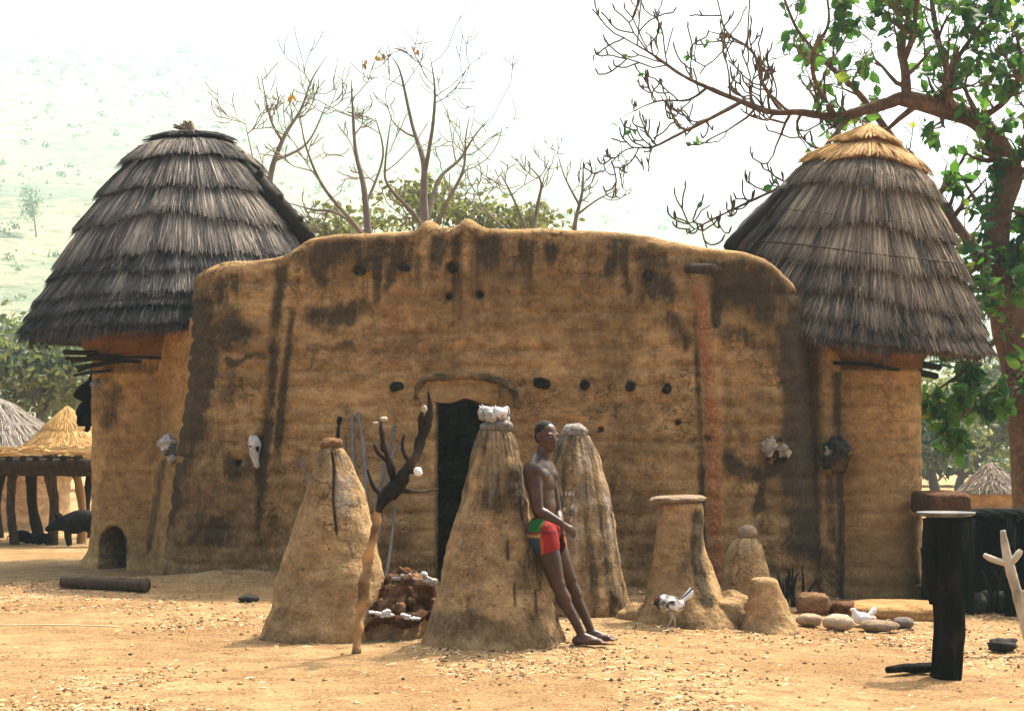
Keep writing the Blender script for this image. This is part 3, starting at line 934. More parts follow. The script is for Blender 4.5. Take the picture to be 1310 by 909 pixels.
def build_side_walls():
    def ribbon(name, ctrl, tops, seed, batter, strokes, mat):
        s, x, y, nx, ny = plan_curve(ctrl, 0.026)
        pxu = CX + F * x / y
        tp = np.interp(pxu, *zip(*tops))
        top = EYE + (HY - tp) * y / F
        nf = 110
        Z = np.array([-0.5 + (top + 0.5) * t for t in np.linspace(0, 1, nf)])
        nr, nc = Z.shape
        z = Z.ravel()
        t = lambda a: np.tile(a, (nr, 1)).ravel()
        px = t(pxu); py = HY - (z - EYE) * F / t(y)
        q = np.stack([t(x), t(y), z], 1)
        rel, g = course_relief(t(s), z, seed, amp=0.006)
        off = 0.1 + batter * np.clip(1 - z / t(top), 0, 1.2) ** 1.5 + rel + 0.02 * fbm(q * 1.6, 4, seed) + 0.008 * fbm(q * 9, 3, seed)
        V = np.stack([t(x) + t(nx) * off, t(y) + t(ny) * off, z], 1)
        st = np.clip(0.15 + 0.4 * fbm(q * 1.2, 4, seed), 0, 0.4)
        for pts, w, a in strokes:
            st = np.maximum(st, a * stroke_mask(px, py, pts, w))
        idx = np.arange(nr * nc).reshape(nr, nc)
        Fc = np.stack([idx[:-1, :-1].ravel(), idx[:-1, 1:].ravel(), idx[1:, 1:].ravel(), idx[1:, :-1].ravel()], 1)
        # give it a back, so that it is a solid wall
        Vb = V.copy(); Vb[:, 0] = t(x) - t(nx) * 0.12; Vb[:, 1] = t(y) - t(ny) * 0.12
        n0 = len(V)
        faces = Fc.tolist() + (Fc[:, ::-1] + n0).tolist()
        for c in range(nc - 1):
            faces.append([int(idx[-1, c]), int(idx[-1, c + 1]), int(idx[-1, c + 1]) + n0, int(idx[-1, c]) + n0])
        st2 = np.concatenate([st, st])
        return make(name, np.concatenate([V, Vb]), faces, mat, house, {'stain': st2, 'red': np.zeros(len(st2)), 'white': np.zeros(len(st2))})
    o = ribbon('side_wall', [(206, 19.5), (226, 19.1), (246, 18.65), (264, 18.3), (290, 18.2)], [(200, 440), (240, 418), (262, 402), (300, 400)], 91, 0.16,
           [([(226, 590), (214, 700)], 6, 0.6)], M['mud_tower'])
    o['label'] = 'smooth buttress wall joining tower and front wall'
    o = ribbon('side_wall', [(1005, 17.55), (1030, 17.52), (1055, 17.5), (1075, 17.62), (1090, 17.8)], [(1000, 418), (1032, 424), (1048, 436), (1064, 455), (1092, 474)], 93, 0.08,
           [([(1030, 430), (1031, 480), (1030, 640), (1028, 700)], 15, 1.3), ([(1055, 610), (1056, 690)], 4, 0.6), ([(1062, 480), (1064, 640), (1062, 760)], 5, 0.7), ([(1048, 700), (1062, 760)], 6, 0.5)], M['mud'])
    o['label'] = 'narrow recessed wall beside the right tower'
build_side_walls()

def build_body():
    # rear wall and roof terrace close the house
    s, x, y, top = FW
    back = []
    for k in range(33):
        a = math.pi * k / 32
        back.append((0.15 + 3.55 * math.cos(a), 18.7 + 3.4 * math.sin(a)))
    nth = len(back)
    V, Fc = [], []
    for o_, z in ((0, -0.4), (0, 3.3), (-0.25, 3.3), (-0.25, -0.4)):
        for (bx, by) in back:
            dx, dy = bx - 0.15, by - 18.7
            l = math.hypot(dx, dy) or 1
            V.append((bx + dx / l * o_, by + dy / l * o_, z))
    for r in range(3):
        for k in range(nth - 1):
            Fc.append([r * nth + k, r * nth + k + 1, (r + 1) * nth + k + 1, (r + 1) * nth + k])
    nv = len(V)
    z0 = np.zeros(nv)
    make('rear_wall', V, Fc, M['mud'], house, {'stain': z0 + 0.2, 'red': z0, 'white': z0})
    sel = [i for i in range(0, len(x), 6)]
    ring = [(x[i], y[i] + 0.06) for i in sel] + [(bx, by) for bx, by in back[1:-1]]
    n = len(ring)
    V = [(a, b, 2.75) for a, b in ring] + [(a, b, 2.55) for a, b in ring]
    Fc = [list(range(n)), list(range(2 * n - 1, n - 1, -1))] + [[k, (k + 1) % n, n + (k + 1) % n, n + k] for k in range(n)]
    z0 = np.zeros(len(V))
    make('roof_terrace', V, Fc, M['mud'], house, {'stain': z0 + 0.1, 'red': z0, 'white': z0}, smoothed=False)
build_body()

# ---- moulding over the doorway, beam ends, spout
def on_wall(px, py, out=0.0):
    Y = wall_y(px) - out
    return P(px, py, Y)

def build_wall_trim():
    path = [(533, 517), (533, 503), (537, 491), (548, 484), (575, 482), (600, 481), (625, 484), (643, 489), (655, 498), (660, 512), (661, 521)]
    pts = spline([on_wall(a, b, -0.01) for a, b in path], 8)
    V, Fc = tube(pts, 0.036, 10, rough=0.5, seed=3)
    V = V + np.array([0, 1, 0]) * 0.0
    V = V + np.array([0, -0.035, 0]) + (0.03 * fbm(V * 18, 4, 6))[:, None] * np.array([0.3, -1, 0.6])
    z0 = np.zeros(len(V))
    make('door_hood', V, Fc, M['mud'], front_wall, {'stain': np.clip(0.5 + 0.6 * fbm(V * 8, 3, 2), 0.1, 0.9), 'red': z0, 'white': z0})
    mb_spots = [(506, 494, 8.5), (691, 489, 9.5), (747, 493, 7), (805, 493, 7), (852, 496, 7.5), (463, 347, 5), (520, 343, 4.5), (580, 344, 5), (830, 354, 5)]
    for k, (a, b, r) in enumerate(mb_spots):
        c = on_wall(a, b, 0.0)
        rad = 0.85 * r * c.y / F
        pts = [c + Vector((0, 0.22, 0)), c + Vector((0, 0.05, 0)), c + Vector((0.004, -0.05, -0.004)), c + Vector((0.008, -0.085, -0.012)), c + Vector((0.008, -0.09, -0.012))]
        V, Fc = tube(spline(pts, 3), lerp_list([rad, rad * 1.05, rad, rad * 0.75, rad * 0.2], 13), 14, rough=0.9, seed=k)
        mb = MB().add(V, Fc, np.clip(0.22 + 0.5 * fbm(V * 25, 3, k), 0, 1))
        mb.build('beam_end', M['wood_dark'], front_wall)
    a = on_wall(872, 343, -0.15); b = on_wall(914, 344, 0.42)
    pts = [a, a.lerp(b, 0.35), a.lerp(b, 0.7), b]
    V, Fc = tube(pts, [0.055, 0.05, 0.052, 0.048], 14, rough=0.2, seed=12)
    o = MB().add(V, Fc, 0.62).build('water_spout', M['wood_dark'], front_wall)
    o['label'] = 'dark wooden spout sticking out below the parapet'
build_wall_trim()

# ---- thatch
def build_thatch(parent_label, X, Y, prof, tilt, courses, mat, vals, seed, nst, gold_from=None, thick=0.085):
    """prof: (z, r) from top to eave, around the axis; tilt: matrix about the top of the tower"""
    pr = spline([Vector((r, 0, z)) for z, r in prof], 8)
    zz = np.array([p.z for p in pr]); rr = np.array([p.x for p in pr])
    d = np.concatenate([[0], np.cumsum(np.hypot(np.diff(zz), np.diff(rr)))]); d /= d[-1]
    total = float(np.sum(np.hypot(np.diff(zz), np.diff(rr))))
    zc = zz[-1]
    T = np.array(tilt)
    def place(t, th, out):
        z = np.interp(t, d, zz); r = np.interp(t, d, rr)
        # slope normal
        dz = np.interp(t + 0.01, d, zz) - np.interp(t - 0.01, d, zz); dr = np.interp(t + 0.01, d, rr) - np.interp(t - 0.01, d, rr)
        over = np.maximum(0, t - 1.0)
        z = z - over * total * 0.72; r = r + over * total * 0.62
        l = np.hypot(dz, dr) + 1e-9
        nr_, nz_ = -dz / l, dr / l
        r2 = r + nr_ * out; z2 = z + nz_ * out
        q = np.stack([r2 * np.cos(th), r2 * np.sin(th), z2 - zc], 1) @ T.T
        return q + np.array([X, Y, zc])
    # core of the roof
    nth = 96
    ts = np.linspace(0.01, 0.985, 24)
    V = []; 
    TH = np.tile(np.arange(nth) * 2 * math.pi / nth, len(ts)); TT = np.repeat(ts, nth)
    V = place(TT, TH, np.full(len(TT), -0.05))
    idx = np.arange(len(ts) * nth).reshape(len(ts), nth)
    Fc = np.stack([idx[:-1].ravel(), idx[1:].ravel(), np.roll(idx, -1, 1)[1:].ravel(), np.roll(idx, -1, 1)[:-1].ravel()], 1).tolist()
    # underside
    V2 = place(np.full(nth, 0.985), np.arange(nth) * 2 * math.pi / nth, np.full(nth, -0.16))
    V3 = place(np.full(nth, 0.55), np.arange(nth) * 2 * math.pi / nth, np.full(nth, -0.12))
    n0 = len(V)
    for k in range(nth):
        k2 = (k + 1) % nth
        Fc.append([int(idx[-1, k]), n0 + k, n0 + k2, int(idx[-1, k2])])
        Fc.append([n0 + k, n0 + nth + k, n0 + nth + k2, n0 + k2])
    Vall = np.concatenate([V, V2, V3])
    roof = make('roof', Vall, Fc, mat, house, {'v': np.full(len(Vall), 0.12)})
    roof['label'] = parent_label
    r = np.random.default_rng(seed)
    for ci in range(len(courses) - 1):
        a, b = courses[ci], courses[ci + 1]
        span = b - a
        nth = 150
        th = np.arange(nth) * 2 * math.pi / nth
        rag = 0.018 * fbm(np.stack([np.cos(th) * 4, np.sin(th) * 4, np.full(nth, ci * 5.0)], 1), 3, seed + ci)
        wave = 0.042 * fbm(np.stack([np.cos(th) * 1.3, np.sin(th) * 1.3, np.full(nth, ci * 2.0)], 1), 2, seed + 50 + ci)
        start = max(0.0, a - 0.04)
        rows = [(start, 0.0), (a + span * 0.35, thick * 0.35), (a + span * 0.7, thick * 0.65), (b - 0.012, thick * 0.85), (b + 0.004, thick * 0.6), (b - 0.004, 0.0)]
        Vs = []
        for j, (t, o_) in enumerate(rows):
            f = 0 if j == 0 else 1
            Vs.append(place(np.full(nth, t) + f * (rag + wave) * min(1, j / 3), th, np.full(nth, o_)))
        V = np.concatenate(Vs)
        idx = np.arange(len(rows) * nth).reshape(len(rows), nth)
        Fc = np.stack([idx[:-1].ravel(), idx[1:].ravel(), np.roll(idx, -1, 1)[1:].ravel(), np.roll(idx, -1, 1)[:-1].ravel()], 1)
        gold = gold_from is not None and ci < gold_from
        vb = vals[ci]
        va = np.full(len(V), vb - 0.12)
        va[-2 * nth:] = 0.04  # shade under the course lip, painted near-black
        # straws
        ravg = float(np.interp((a + b) / 2, d, rr))
        n = int(2.7 * nst * max(0.25, ravg))
        sth = r.random(n) * 2 * math.pi
        rg = np.interp(sth, np.append(th, 2 * math.pi), np.append(rag + wave, (rag + wave)[0]))
        t0 = a - 0.02 + r.random(n) ** 1.6 * span * 0.75
        t1 = b + 0.004 + rg + r.normal(size=n) * 0.014 - 0.03 * (r.random(n) < 0.15) + (0.03 * r.random(n) ** 2 + 0.03 * (r.random(n) < 0.04) if ci == len(courses) - 2 else 0)
        t1 = np.maximum(t1, t0 + 0.03)
        jit = r.normal(size=n) * 0.012
        f0 = np.clip((t0 - a) / span, 0, 1); f1 = np.clip((t1 - a) / span, 0, 1.1)
        lift = 0.004 + 0.02 * r.random(n)
        B = place(t0, sth, thick * 0.9 * f0 + lift * 0.3)
        Tm = place((t0 + t1) / 2, sth + jit * 0.5, thick * 0.9 * (f0 + f1) / 2 + lift)
        E = place(t1, sth + jit, thick * 0.9 * f1 + lift * (0.3 + 1.0 * r.random(n)))
        ax = E - B
        ax /= np.linalg.norm(ax, axis=1)[:, None]
        rad = np.stack([np.cos(sth), np.sin(sth), np.full(n, 0.7)], 1) @ T.T
        side = np.cross(ax, rad); side /= np.linalg.norm(side, axis=1)[:, None] + 1e-9
        tw = r.normal(size=n) * 0.5
        side = side * np.cos(tw)[:, None] + np.cross(ax, side) * np.sin(tw)[:, None]
        w = 0.0026 + 0.0036 * r.random(n)
        SV, SF = strips(B, E, side, w, w * 0.5, Tm)
        clump = fbm(np.stack([np.cos(sth) * ravg * 5, np.sin(sth) * ravg * 5, np.full(n, ci * 9.0)], 1), 3, seed + 9)
        clump2 = fbm(np.stack([np.cos(sth) * ravg * 22, np.sin(sth) * ravg * 22, np.full(n, ci * 9.0)], 1), 2, seed + 19)
        sv = np.clip(vb + 0.42 * clump + 0.34 * clump2 + 0.2 * r.normal(size=n), 0.0, 1.0)
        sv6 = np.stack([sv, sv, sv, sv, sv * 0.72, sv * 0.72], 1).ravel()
        n0 = len(V)
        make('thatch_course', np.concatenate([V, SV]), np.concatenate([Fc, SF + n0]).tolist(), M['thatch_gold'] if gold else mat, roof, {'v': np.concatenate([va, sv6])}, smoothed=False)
    return roof, place

kL = LT['Y'] / F
zL = lambda py: EYE + (HY - py) * kL
profL = [(zL(170), 0.05), (zL(180), 0.30), (zL(188), 54 * kL), (zL(212), 78 * kL), (zL(240), 99 * kL), (zL(300), 138 * kL), (zL(365), 172 * kL), (zL(400), 192 * kL), (zL(432), 209 * kL)]
roof_l, place_l = build_thatch('steep dark grey thatched cone with shaggy eave', LT['X'], LT['Y'], profL, Matrix.Rotation(R(-1.0), 3, 'Y'),
    [0.0, 0.13, 0.27, 0.41, 0.55, 0.71, 0.775, 0.87, 0.935, 0.985], M['thatch'],
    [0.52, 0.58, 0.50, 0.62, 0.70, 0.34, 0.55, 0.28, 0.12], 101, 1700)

kR = RT['Y'] / F
RX = XatPx(1078, 18.6)
kR = 18.6 / F
zR = lambda py: EYE + (HY - py) * kR
profR = [(zR(160), 0.03), (zR(180), 24 * kR), (zR(205), 58 * kR), (zR(228), 80 * kR), (zR(260), 96 * kR), (zR(300), 116 * kR), (zR(350), 141 * kR), (zR(400), 163 * kR), (zR(438), 180 * kR)]
roof_r, place_r = build_thatch('tilted brown thatched cone with fresh golden cap', RX, 18.6, profR, Matrix.Rotation(R(6.5), 3, 'Y') @ Matrix.Rotation(R(5), 3, 'X'),
    [0.0, 0.13, 0.25, 0.39, 0.54, 0.70, 0.83, 0.91, 0.985], M['thatch_warm'],
    [0.68, 0.60, 0.56, 0.62, 0.62, 0.55, 0.46, 0.38], 131, 1700, gold_from=2)

def build_roof_tops():
    # bent straw tuft on the left roof
    c = P(240, 182, LT['Y'])
    mb = MB()
    r = np.random.default_rng(5)
    for k in range(70):
        a = r.random() * 6.283
        b0 = c + Vector((math.cos(a) * 0.22 * r.random() ** 0.5, math.sin(a) * 0.22 * r.random(), -0.03))
        mid = c + Vector((0.02 + 0.07 * math.cos(a), 0.07 * math.sin(a), 0.13))
        tip = c + Vector((-0.02 + 0.05 * math.cos(a) + (-0.11 if k % 4 == 0 else 0.02), 0.05 * math.sin(a), 0.22 + 0.05 * r.random() - (0.04 if k % 4 == 0 else 0)))
        V, Fc = tube(spline([b0, mid, tip], 4), [0.012, 0.012, 0.014, 0.014, 0.014, 0.014, 0.013, 0.011, 0.008], 5)
        mb.add(V, Fc, 0.45 + 0.4 * r.random())
    o = mb.build('finial', M['thatch_warm'], roof_l)
    o['kind'] = 'stuff'; o['label'] = 'bent tuft of tied straw on the peak'
    # dark lid rim under the tuft
    pts = [Vector(tuple(place_l(np.array([0.128]), np.array([a]), np.array([0.055]))[0])) for a in np.linspace(0, 2 * math.pi, 49)]
    V, Fc = tube(pts, 0.022, 6, rough=0.5, seed=4)
    MB().add(V, Fc, 0.05).build('lid_rim', M['thatch'], roof_l)
    # tying cords laid round the courses
    for t in (0.54, 0.68):
        pts = [Vector(tuple(place_r(np.array([t - 0.03 + 0.006 * math.sin(a * 3)]), np.array([a]), np.array([0.07]))[0])) for a in np.linspace(0, 2 * math.pi, 73)]
        V, Fc = tube(pts, 0.010, 5, rough=0.6, seed=6)
        MB().add(V, Fc, 0.15).build('binding_cord', M['thatch_warm'], roof_r)
build_roof_tops()

def build_ladders():
    # weathered logs laid against the two roofs
    pts = [P(299, 193, 20.35), P(322, 212, 20.15), P(345, 240, 20.0), P(372, 270, 19.95), P(393, 294, 19.95), P(402, 308, 20.0)]
    mb = MB()
    V, Fc = tube(spline(pts, 5), lerp_list([0.06, 0.075, 0.085, 0.10, 0.11, 0.09], 26), 12, rough=0.35, seed=2)
    V = V + np.array([-0.05, -0.03, -0.03])
    mb.add(V, Fc, 0.22)
    t = empty('notched_log', pts[-1], 'grey notched log ladder lying on the dark left roof', 'log ladder')
    mb.build('trunk', M['wood_dark'], t)
    for k in range(5):
        c = pts[0].lerp(pts[-1], 0.14 + 0.17 * k)
        p = spline(pts, 5)[3 + 5 * k] + Vector((-0.02, -0.08, 0.03))
        V, Fc = blob(p, 0.05, 0.04, 0.055, 0.3, k)
        MB().add(V, Fc, 0.3).build('notch_step', M['wood_dark'], t)
    pts = [P(1001, 236, 18.35), P(978, 262, 18.2), P(955, 288, 18.1), P(932, 314, 18.05)]
    V, Fc = tube(spline(pts, 5), lerp_list([0.055, 0.085, 0.11, 0.10], 16), 12, rough=0.35, seed=8)
    t = empty('notched_log', pts[-1], 'pale grey log leaning on the left flank of the gold-topped roof', 'log ladder')
    MB().add(V + np.array([0.05, 0, -0.02]), Fc, np.clip(0.3 + 0.7 * fbm(V * 5, 3, 3), 0, 1)).build('trunk', M['wood_grey'], t)
    pts2 = [p + Vector((-0.02, -0.12, -0.06)) for p in pts]
    V, Fc = tube(spline(pts2, 5), lerp_list([0.03, 0.05, 0.07, 0.07], 16), 10, rough=0.45, seed=9)
    MB().add(V, Fc, 0.15).build('notched_side', M['wood_dark'], t)
build_ladders()

# sticks and beams poking out below the granaries
def build_eave_sticks():
    specs = [((82, 450), (195, 458), 18.9, 18.35, 0.030), ((84, 458), (180, 463), 18.7, 18.3, 0.026), ((98, 470), (160, 462), 18.8, 18.35, 0.022), ((95, 480), (140, 474), 18.7, 18.45, 0.02), ((92, 462), (200, 452), 19.2, 18.4, 0.028), ((100, 474), (130, 466), 18.6, 18.5, 0.024), ((112, 456), (215, 458), 18.5, 18.25, 0.02)]
    specs = [(a, b, ya + 1.0, yb + 0.95, r) for a, b, ya, yb, r in specs]
    for k, (a, b, ya, yb, r) in enumerate(specs):
        A, B = P(a[0], a[1], ya), P(b[0], b[1], yb)
        V, Fc = tube([A, A.lerp(B, 0.4) + Vector((0, 0, 0.012)), B], [r * 0.9, r, r * 0.8], 8, rough=0.3, seed=k)
        MB().add(V, Fc, 0.25 + 0.06 * (k % 3)).build('eave_stick', M['wood_dark'], house)
    for k, (a, b, ya, yb, r) in enumerate([((1066, 464), (1150, 473), 17.4, 17.2, 0.022), ((1140, 474), (1198, 481), 17.5, 17.9, 0.045), ((1155, 466), (1202, 470), 17.5, 17.9, 0.04)]):
        A, B = P(a[0], a[1], ya), P(b[0], b[1], yb)
        V, Fc = tube([A, A.lerp(B, 0.5) + Vector((0, -0.02, 0.02)), B], [r * 0.9, r, r * 0.8], 8, rough=0.3, seed=k + 20)
        MB().add(V, Fc, 0.15).build('eave_stick', M['wood_dark'], house)
build_eave_sticks()

# ------------------------------------------------------------------ mud altars in front of the door
def mud_altar(name, rows, base_py, Yc, seed, label, cat='altar', mat='mud_cone', amp=0.014, streak=0.6, dark=0.35, skirt=0.05, nth=180, extra=None, group=None, top_round=True):
    """rows: (py, left px, right px) top to bottom, as seen at depth Yc"""
    k = Yc / F
    rows = sorted(rows, key=lambda r: -r[0])
    zs = [EYE + (HY - r[0]) * k for r in rows]
    half = [(r[2] - r[1]) / 2 * k for r in rows]
    cen = [((r[2] + r[1]) / 2 - CX) * k for r in rows]
    prof = list(zip(zs, half))
    prof = [(prof[0][0] - 0.25, prof[0][1] + skirt)] + prof
    if top_round:
        prof = prof + [(prof[-1][0] + 0.012, prof[-1][1] * 0.6), (prof[-1][0] + 0.014, 0.01)]
    zc = np.array(zs); cc = np.array(cen)
    c0 = cen[0]
    lean = lambda Z: (np.interp(Z, zc, cc - c0), np.zeros_like(Z))
    V, Fc, I = revolve(prof, c0, Yc, nth, lean=lean, amp=amp * 1.2, seed=seed, freq=3.2)
    lump = 0.05 * fbm(V * 1.9 + seed, 3, seed + 31) + 0.02 * fbm(V * 6.5, 3, seed + 32)
    lump = lump * np.minimum(1, I['R'] / 0.2)
    V[:, 0] += np.cos(I['TH']) * lump; V[:, 1] += np.sin(I['TH']) * lump
    # grooves worn by poured offerings, strongest near the top
    ztop = zs[-1]
    hrel = np.clip((ztop - I['Z']) / (ztop - zs[0]), 0, 1)
    tw = I['TH']
    g = fbm(np.stack([np.cos(tw) * 5 + 0.25 * np.sin(hrel * 9), np.sin(tw) * 5, hrel * 3.5 + seed], 1), 4, seed + 7, 0.6)
    gr = np.exp(-hrel / 0.42)
    dR = -0.010 * np.abs(g) * gr * np.minimum(1, I['R'] / 0.1)
    V[:, 0] += np.cos(tw) * dR; V[:, 1] += np.sin(tw) * dR
    st = np.clip(0.25 + 0.7 * fbm(V * 2.2, 4, seed + 11), 0, 0.6) * (0.4 + dark)
    st = np.maximum(st, np.clip(gr * 1.15 * streak * (0.55 + 0.9 * g), 0, 0.95))
    # darker towards the foot
    st = np.maximum(st, 0.5 * np.exp(-((1 - hrel) / 0.05) ** 2))
    g2 = fbm(np.stack([np.cos(tw) * 8, np.sin(tw) * 8, hrel * 3 + seed * 1.7], 1), 3, seed + 13)
    white = np.clip(gr * (g2 - 0.12) * 1.6 * streak, 0, 0.8)
    red = np.zeros(len(V))
    px = CX + F * V[:, 0] / V[:, 1]; py = HY - (V[:, 2] - EYE) * F / V[:, 1]
    if extra is not None:
        V, st, red, white = extra(V, I, px, py, st, red, white)
    root = empty(name, (c0, Yc, gzs(c0, Yc)), label, cat, group)
    make('body', V, Fc, M[mat], root, {'stain': st, 'red': red, 'white': white})
    return root

def ex_left(V, I, px, py, st, red, white):
    f = V[:, 1] < 12.9
    cr = np.interp(py, [575, 600, 640, 690], [424, 427, 426, 431])
    crack = np.exp(-((px - cr) / 1.6) ** 2) * smooth(570, 585, py) * (1 - smooth(675, 695, py)) * f
    V[:, 1] += 0.03 * crack
    st = np.maximum(st, 1.4 * crack)
    st = np.maximum(st, 0.45 * blot(px, py, 440, 620, 22, 50) * f)
    white = np.maximum(white, 0.5 * blot(px, py, 440, 630, 12, 40) * f)
    return V, st * 0.8, red, white
alt_l = mud_altar('mud_altar', [(572, 411, 438), (578, 406, 443), (600, 398, 454), (630, 388, 466), (670, 376, 475), (700, 368, 481), (740, 357, 491), (780, 347, 497), (805, 339, 499), (822, 333, 499)], 822, 12.85, 201,
    'tall pale mud cone with a vertical crack, farthest left', streak=0.5, dark=0.0, extra=ex_left, mat='mud_cone')
c = P(424, 568, 12.85)
V, Fc = blob(c, 0.095, 0.09, 0.055, 0.25, 3, freq=3.5)
MB().add(V, Fc, 0.62).build('cap', M['clod'], alt_l)

def ex_mid(V, I, px, py, st, red, white):
    f = V[:, 1] < 12.25
    st = np.maximum(st, 0.8 * blot(px, py, 630, 640, 26, 30) * f)
    st = np.maximum(st, 0.75 * blot(px, py, 660, 620, 20, 40) * f)
    st = np.maximum(st, 0.6 * blot(px, py, 680, 730, 26, 50) * f)
    st = np.maximum(st, 0.5 * stroke_mask(px, py, [(560, 800), (720, 815)], 22) * f)
    st = np.maximum(st, 0.55 * blot(px, py, 690, 790, 30, 20) * f)
    for k in range(9):
        x0 = 640 + 9 * k; y0 = 640 + (k * 53) % 150
        st = np.maximum(st, 0.9 * stroke_mask(px, py, [(x0, y0), (x0 + 1, y0 + 14 + (k * 7) % 20)], 2.0) * f)
    return V, st, red, white
alt_m = mud_altar('mud_altar', [(550, 614, 651), (556, 611, 656), (575, 604, 664), (600, 597, 670), (640, 586, 677), (680, 576, 684), (720, 566, 693), (760, 556, 703), (790, 549, 712), (812, 543, 720), (830, 536, 727), (838, 535, 729)], 838, 12.22, 211,
    'large stained mud cone with the young man leaning on its flank', streak=0.85, dark=0.2, extra=ex_mid)
mb = MB()
r = np.random.default_rng(3)
V, Fc = blob(P(636, 545, 12.22), 0.125, 0.12, 0.06, 0.25, 5, freq=3)
MB().add(V, Fc, 0.32).build('cap', M['bone'], alt_m)
for k in range(16):
    a = r.random() * 6.28; q = P(632, 538, 12.22) + Vector((0.085 * math.cos(a), 0.08 * math.sin(a) - 0.02, 0.02 + 0.055 * r.random()))
    V, Fc = blob(q, 0.028 + 0.02 * r.random(), None, None, 0.5, k, 9, 7, 2.5)
    mb.add(V, Fc, 0.35 + 0.6 * r.random())
for k in range(22):
    a = r.random() * 6.28; q = P(630, 532, 12.2) + Vector((0.05 * math.cos(a), 0.05 * math.sin(a), 0.02))
    V, Fc = tube([q, q + Vector((0.05 * math.cos(a), 0.04 * math.sin(a), 0.07 * r.random()))], [0.013, 0.003], 4)
    mb.add(V, Fc, 0.75)
o = mb.build('offering', M['feather'], alt_m)
o['kind'] = 'stuff'; o['label'] = 'white clump of feathers and shells on the tip'

def ex_back(V, I, px, py, st, red, white):
    g = fbm(np.stack([np.cos(I['TH']) * 6, np.sin(I['TH']) * 6, I['Z'] * 1.1], 1), 4, 77, 0.65)
    st = np.maximum(st, np.clip(0.38 + 0.8 * g, 0, 0.8))
    white = np.maximum(white, np.clip(-0.08 - 1.0 * g, 0, 0.4) * (py < 720))
    f = V[:, 1] < 14.8
    for k, (a, b) in enumerate([(719, 632), (724, 632), (729, 631), (734, 631), (739, 629), (721, 638), (720, 645), (722, 652), (727, 650), (732, 648), (737, 652), (727, 660), (735, 658), (724, 657), (731, 664), (718, 628)]):
        white = np.maximum(white, 2.0 * (1 - smooth(0.6, 1.5, np.hypot(px - a, py - b) / 1.15)) * f)
    st = np.maximum(st, 1.5 * (1 - smooth(0.6, 1.4, np.hypot(px - 731, py - 655) / 2.6)) * f)
    return V, st, red, white
alt_b = mud_altar('mud_altar', [(556, 720, 751), (562, 714, 757), (580, 707, 764), (610, 699, 772), (650, 690, 782), (690, 682, 790), (730, 674, 799), (757, 668, 805), (775, 662, 806), (786, 660, 806)], 786, 14.8, 221,
    'grey streaked mud cone behind the young man, dotted with shells', streak=1.0, dark=0.3, extra=ex_back)
c = P(735, 552, 14.8)
mb = MB()
V, Fc = blob(c, 0.115, 0.11, 0.075, 0.22, 8, freq=4, nu=28, nv=18)
ang = np.arctan2(V[:, 1] - c.y, V[:, 0] - c.x)
V = V + (0.008 * np.sin(ang * 14))[:, None] * np.stack([np.cos(ang), np.sin(ang), np.zeros(len(ang))], 1)
mb.add(V, Fc, 0.42).build('cap', M['bone'], alt_b)

def ex_pillar(V, I, px, py, st, red, white):
    f = V[:, 1] < 14.5
    st = np.maximum(st, 0.85 * stroke_mask(px, py, [(893, 660), (890, 720), (905, 770)], 9) * f)
    st = np.maximum(st, 0.6 * blot(px, py, 880, 720, 18, 30) * f)
    return V, st, red, white
alt_p = mud_altar('mud_pillar', [(643, 843, 896), (650, 842, 898), (680, 838, 903), (710, 834, 909), (740, 830, 917), (765, 825, 928), (785, 819, 940), (802, 812, 952)], 802, 14.25, 231,
    'flat-topped mud pillar carrying a stone slab', streak=0.15, dark=0.2, extra=ex_pillar)
c = P(868, 638, 14.25)
V, Fc = blob(c, 0.25, 0.24, 0.035, 0.18, 13, nu=40, nv=14, freq=2.0, square=0.85)
V[:, 2] += (V[:, 0] - c.x) * 0.03
MB().add(V, Fc, 0.3).build('slab', M['stone'], alt_p)
# low ridge joining pillar and stub
mb = MB()
q0 = G(905, 800); q1 = G(975, 802)
for k in range(9):
    t = k / 8
    q = q0.lerp(q1, t)
V, Fc = blob(P(930, 792, 14.2), 0.36, 0.24, 0.24, 0.3, 17, nu=40, nv=24, freq=2.6)
n0 = np.zeros(len(V))
make('skirt', V, Fc, M['mud_cone'], alt_p, {'stain': n0 + 0.25, 'red': n0, 'white': n0})
V, Fc = blob(P(818, 795, 14.4), 0.22, 0.2, 0.17, 0.25, 18, nu=40, nv=24, freq=2.6)
n0 = np.zeros(len(V))
make('skirt', V, Fc, M['mud_cone'], alt_p, {'stain': n0 + 0.25, 'red': n0, 'white': n0})

alt_s = mud_altar('mud_altar', [(688, 944, 969), (694, 938, 974), (712, 930, 981), (740, 925, 988), (765, 921, 993), (785, 918, 996)], 785, 16.0, 241,
    'small domed mud cone topped with a round stone', streak=0.5, dark=0.3)
V, Fc = blob(P(956, 681, 16.0), 0.098, 0.095, 0.075, 0.12, 21)
MB().add(V, Fc, 0.4).build('ball', M['stone'], alt_s)
alt_t = mud_altar('mud_stub', [(740, 962, 994), (745, 959, 998), (765, 956, 1006), (785, 953, 1015), (800, 949, 1023), (809, 946, 1028)], 809, 13.95, 251,
    'short blunt mud stump standing in front of the small cone', streak=0.1, dark=0.05)

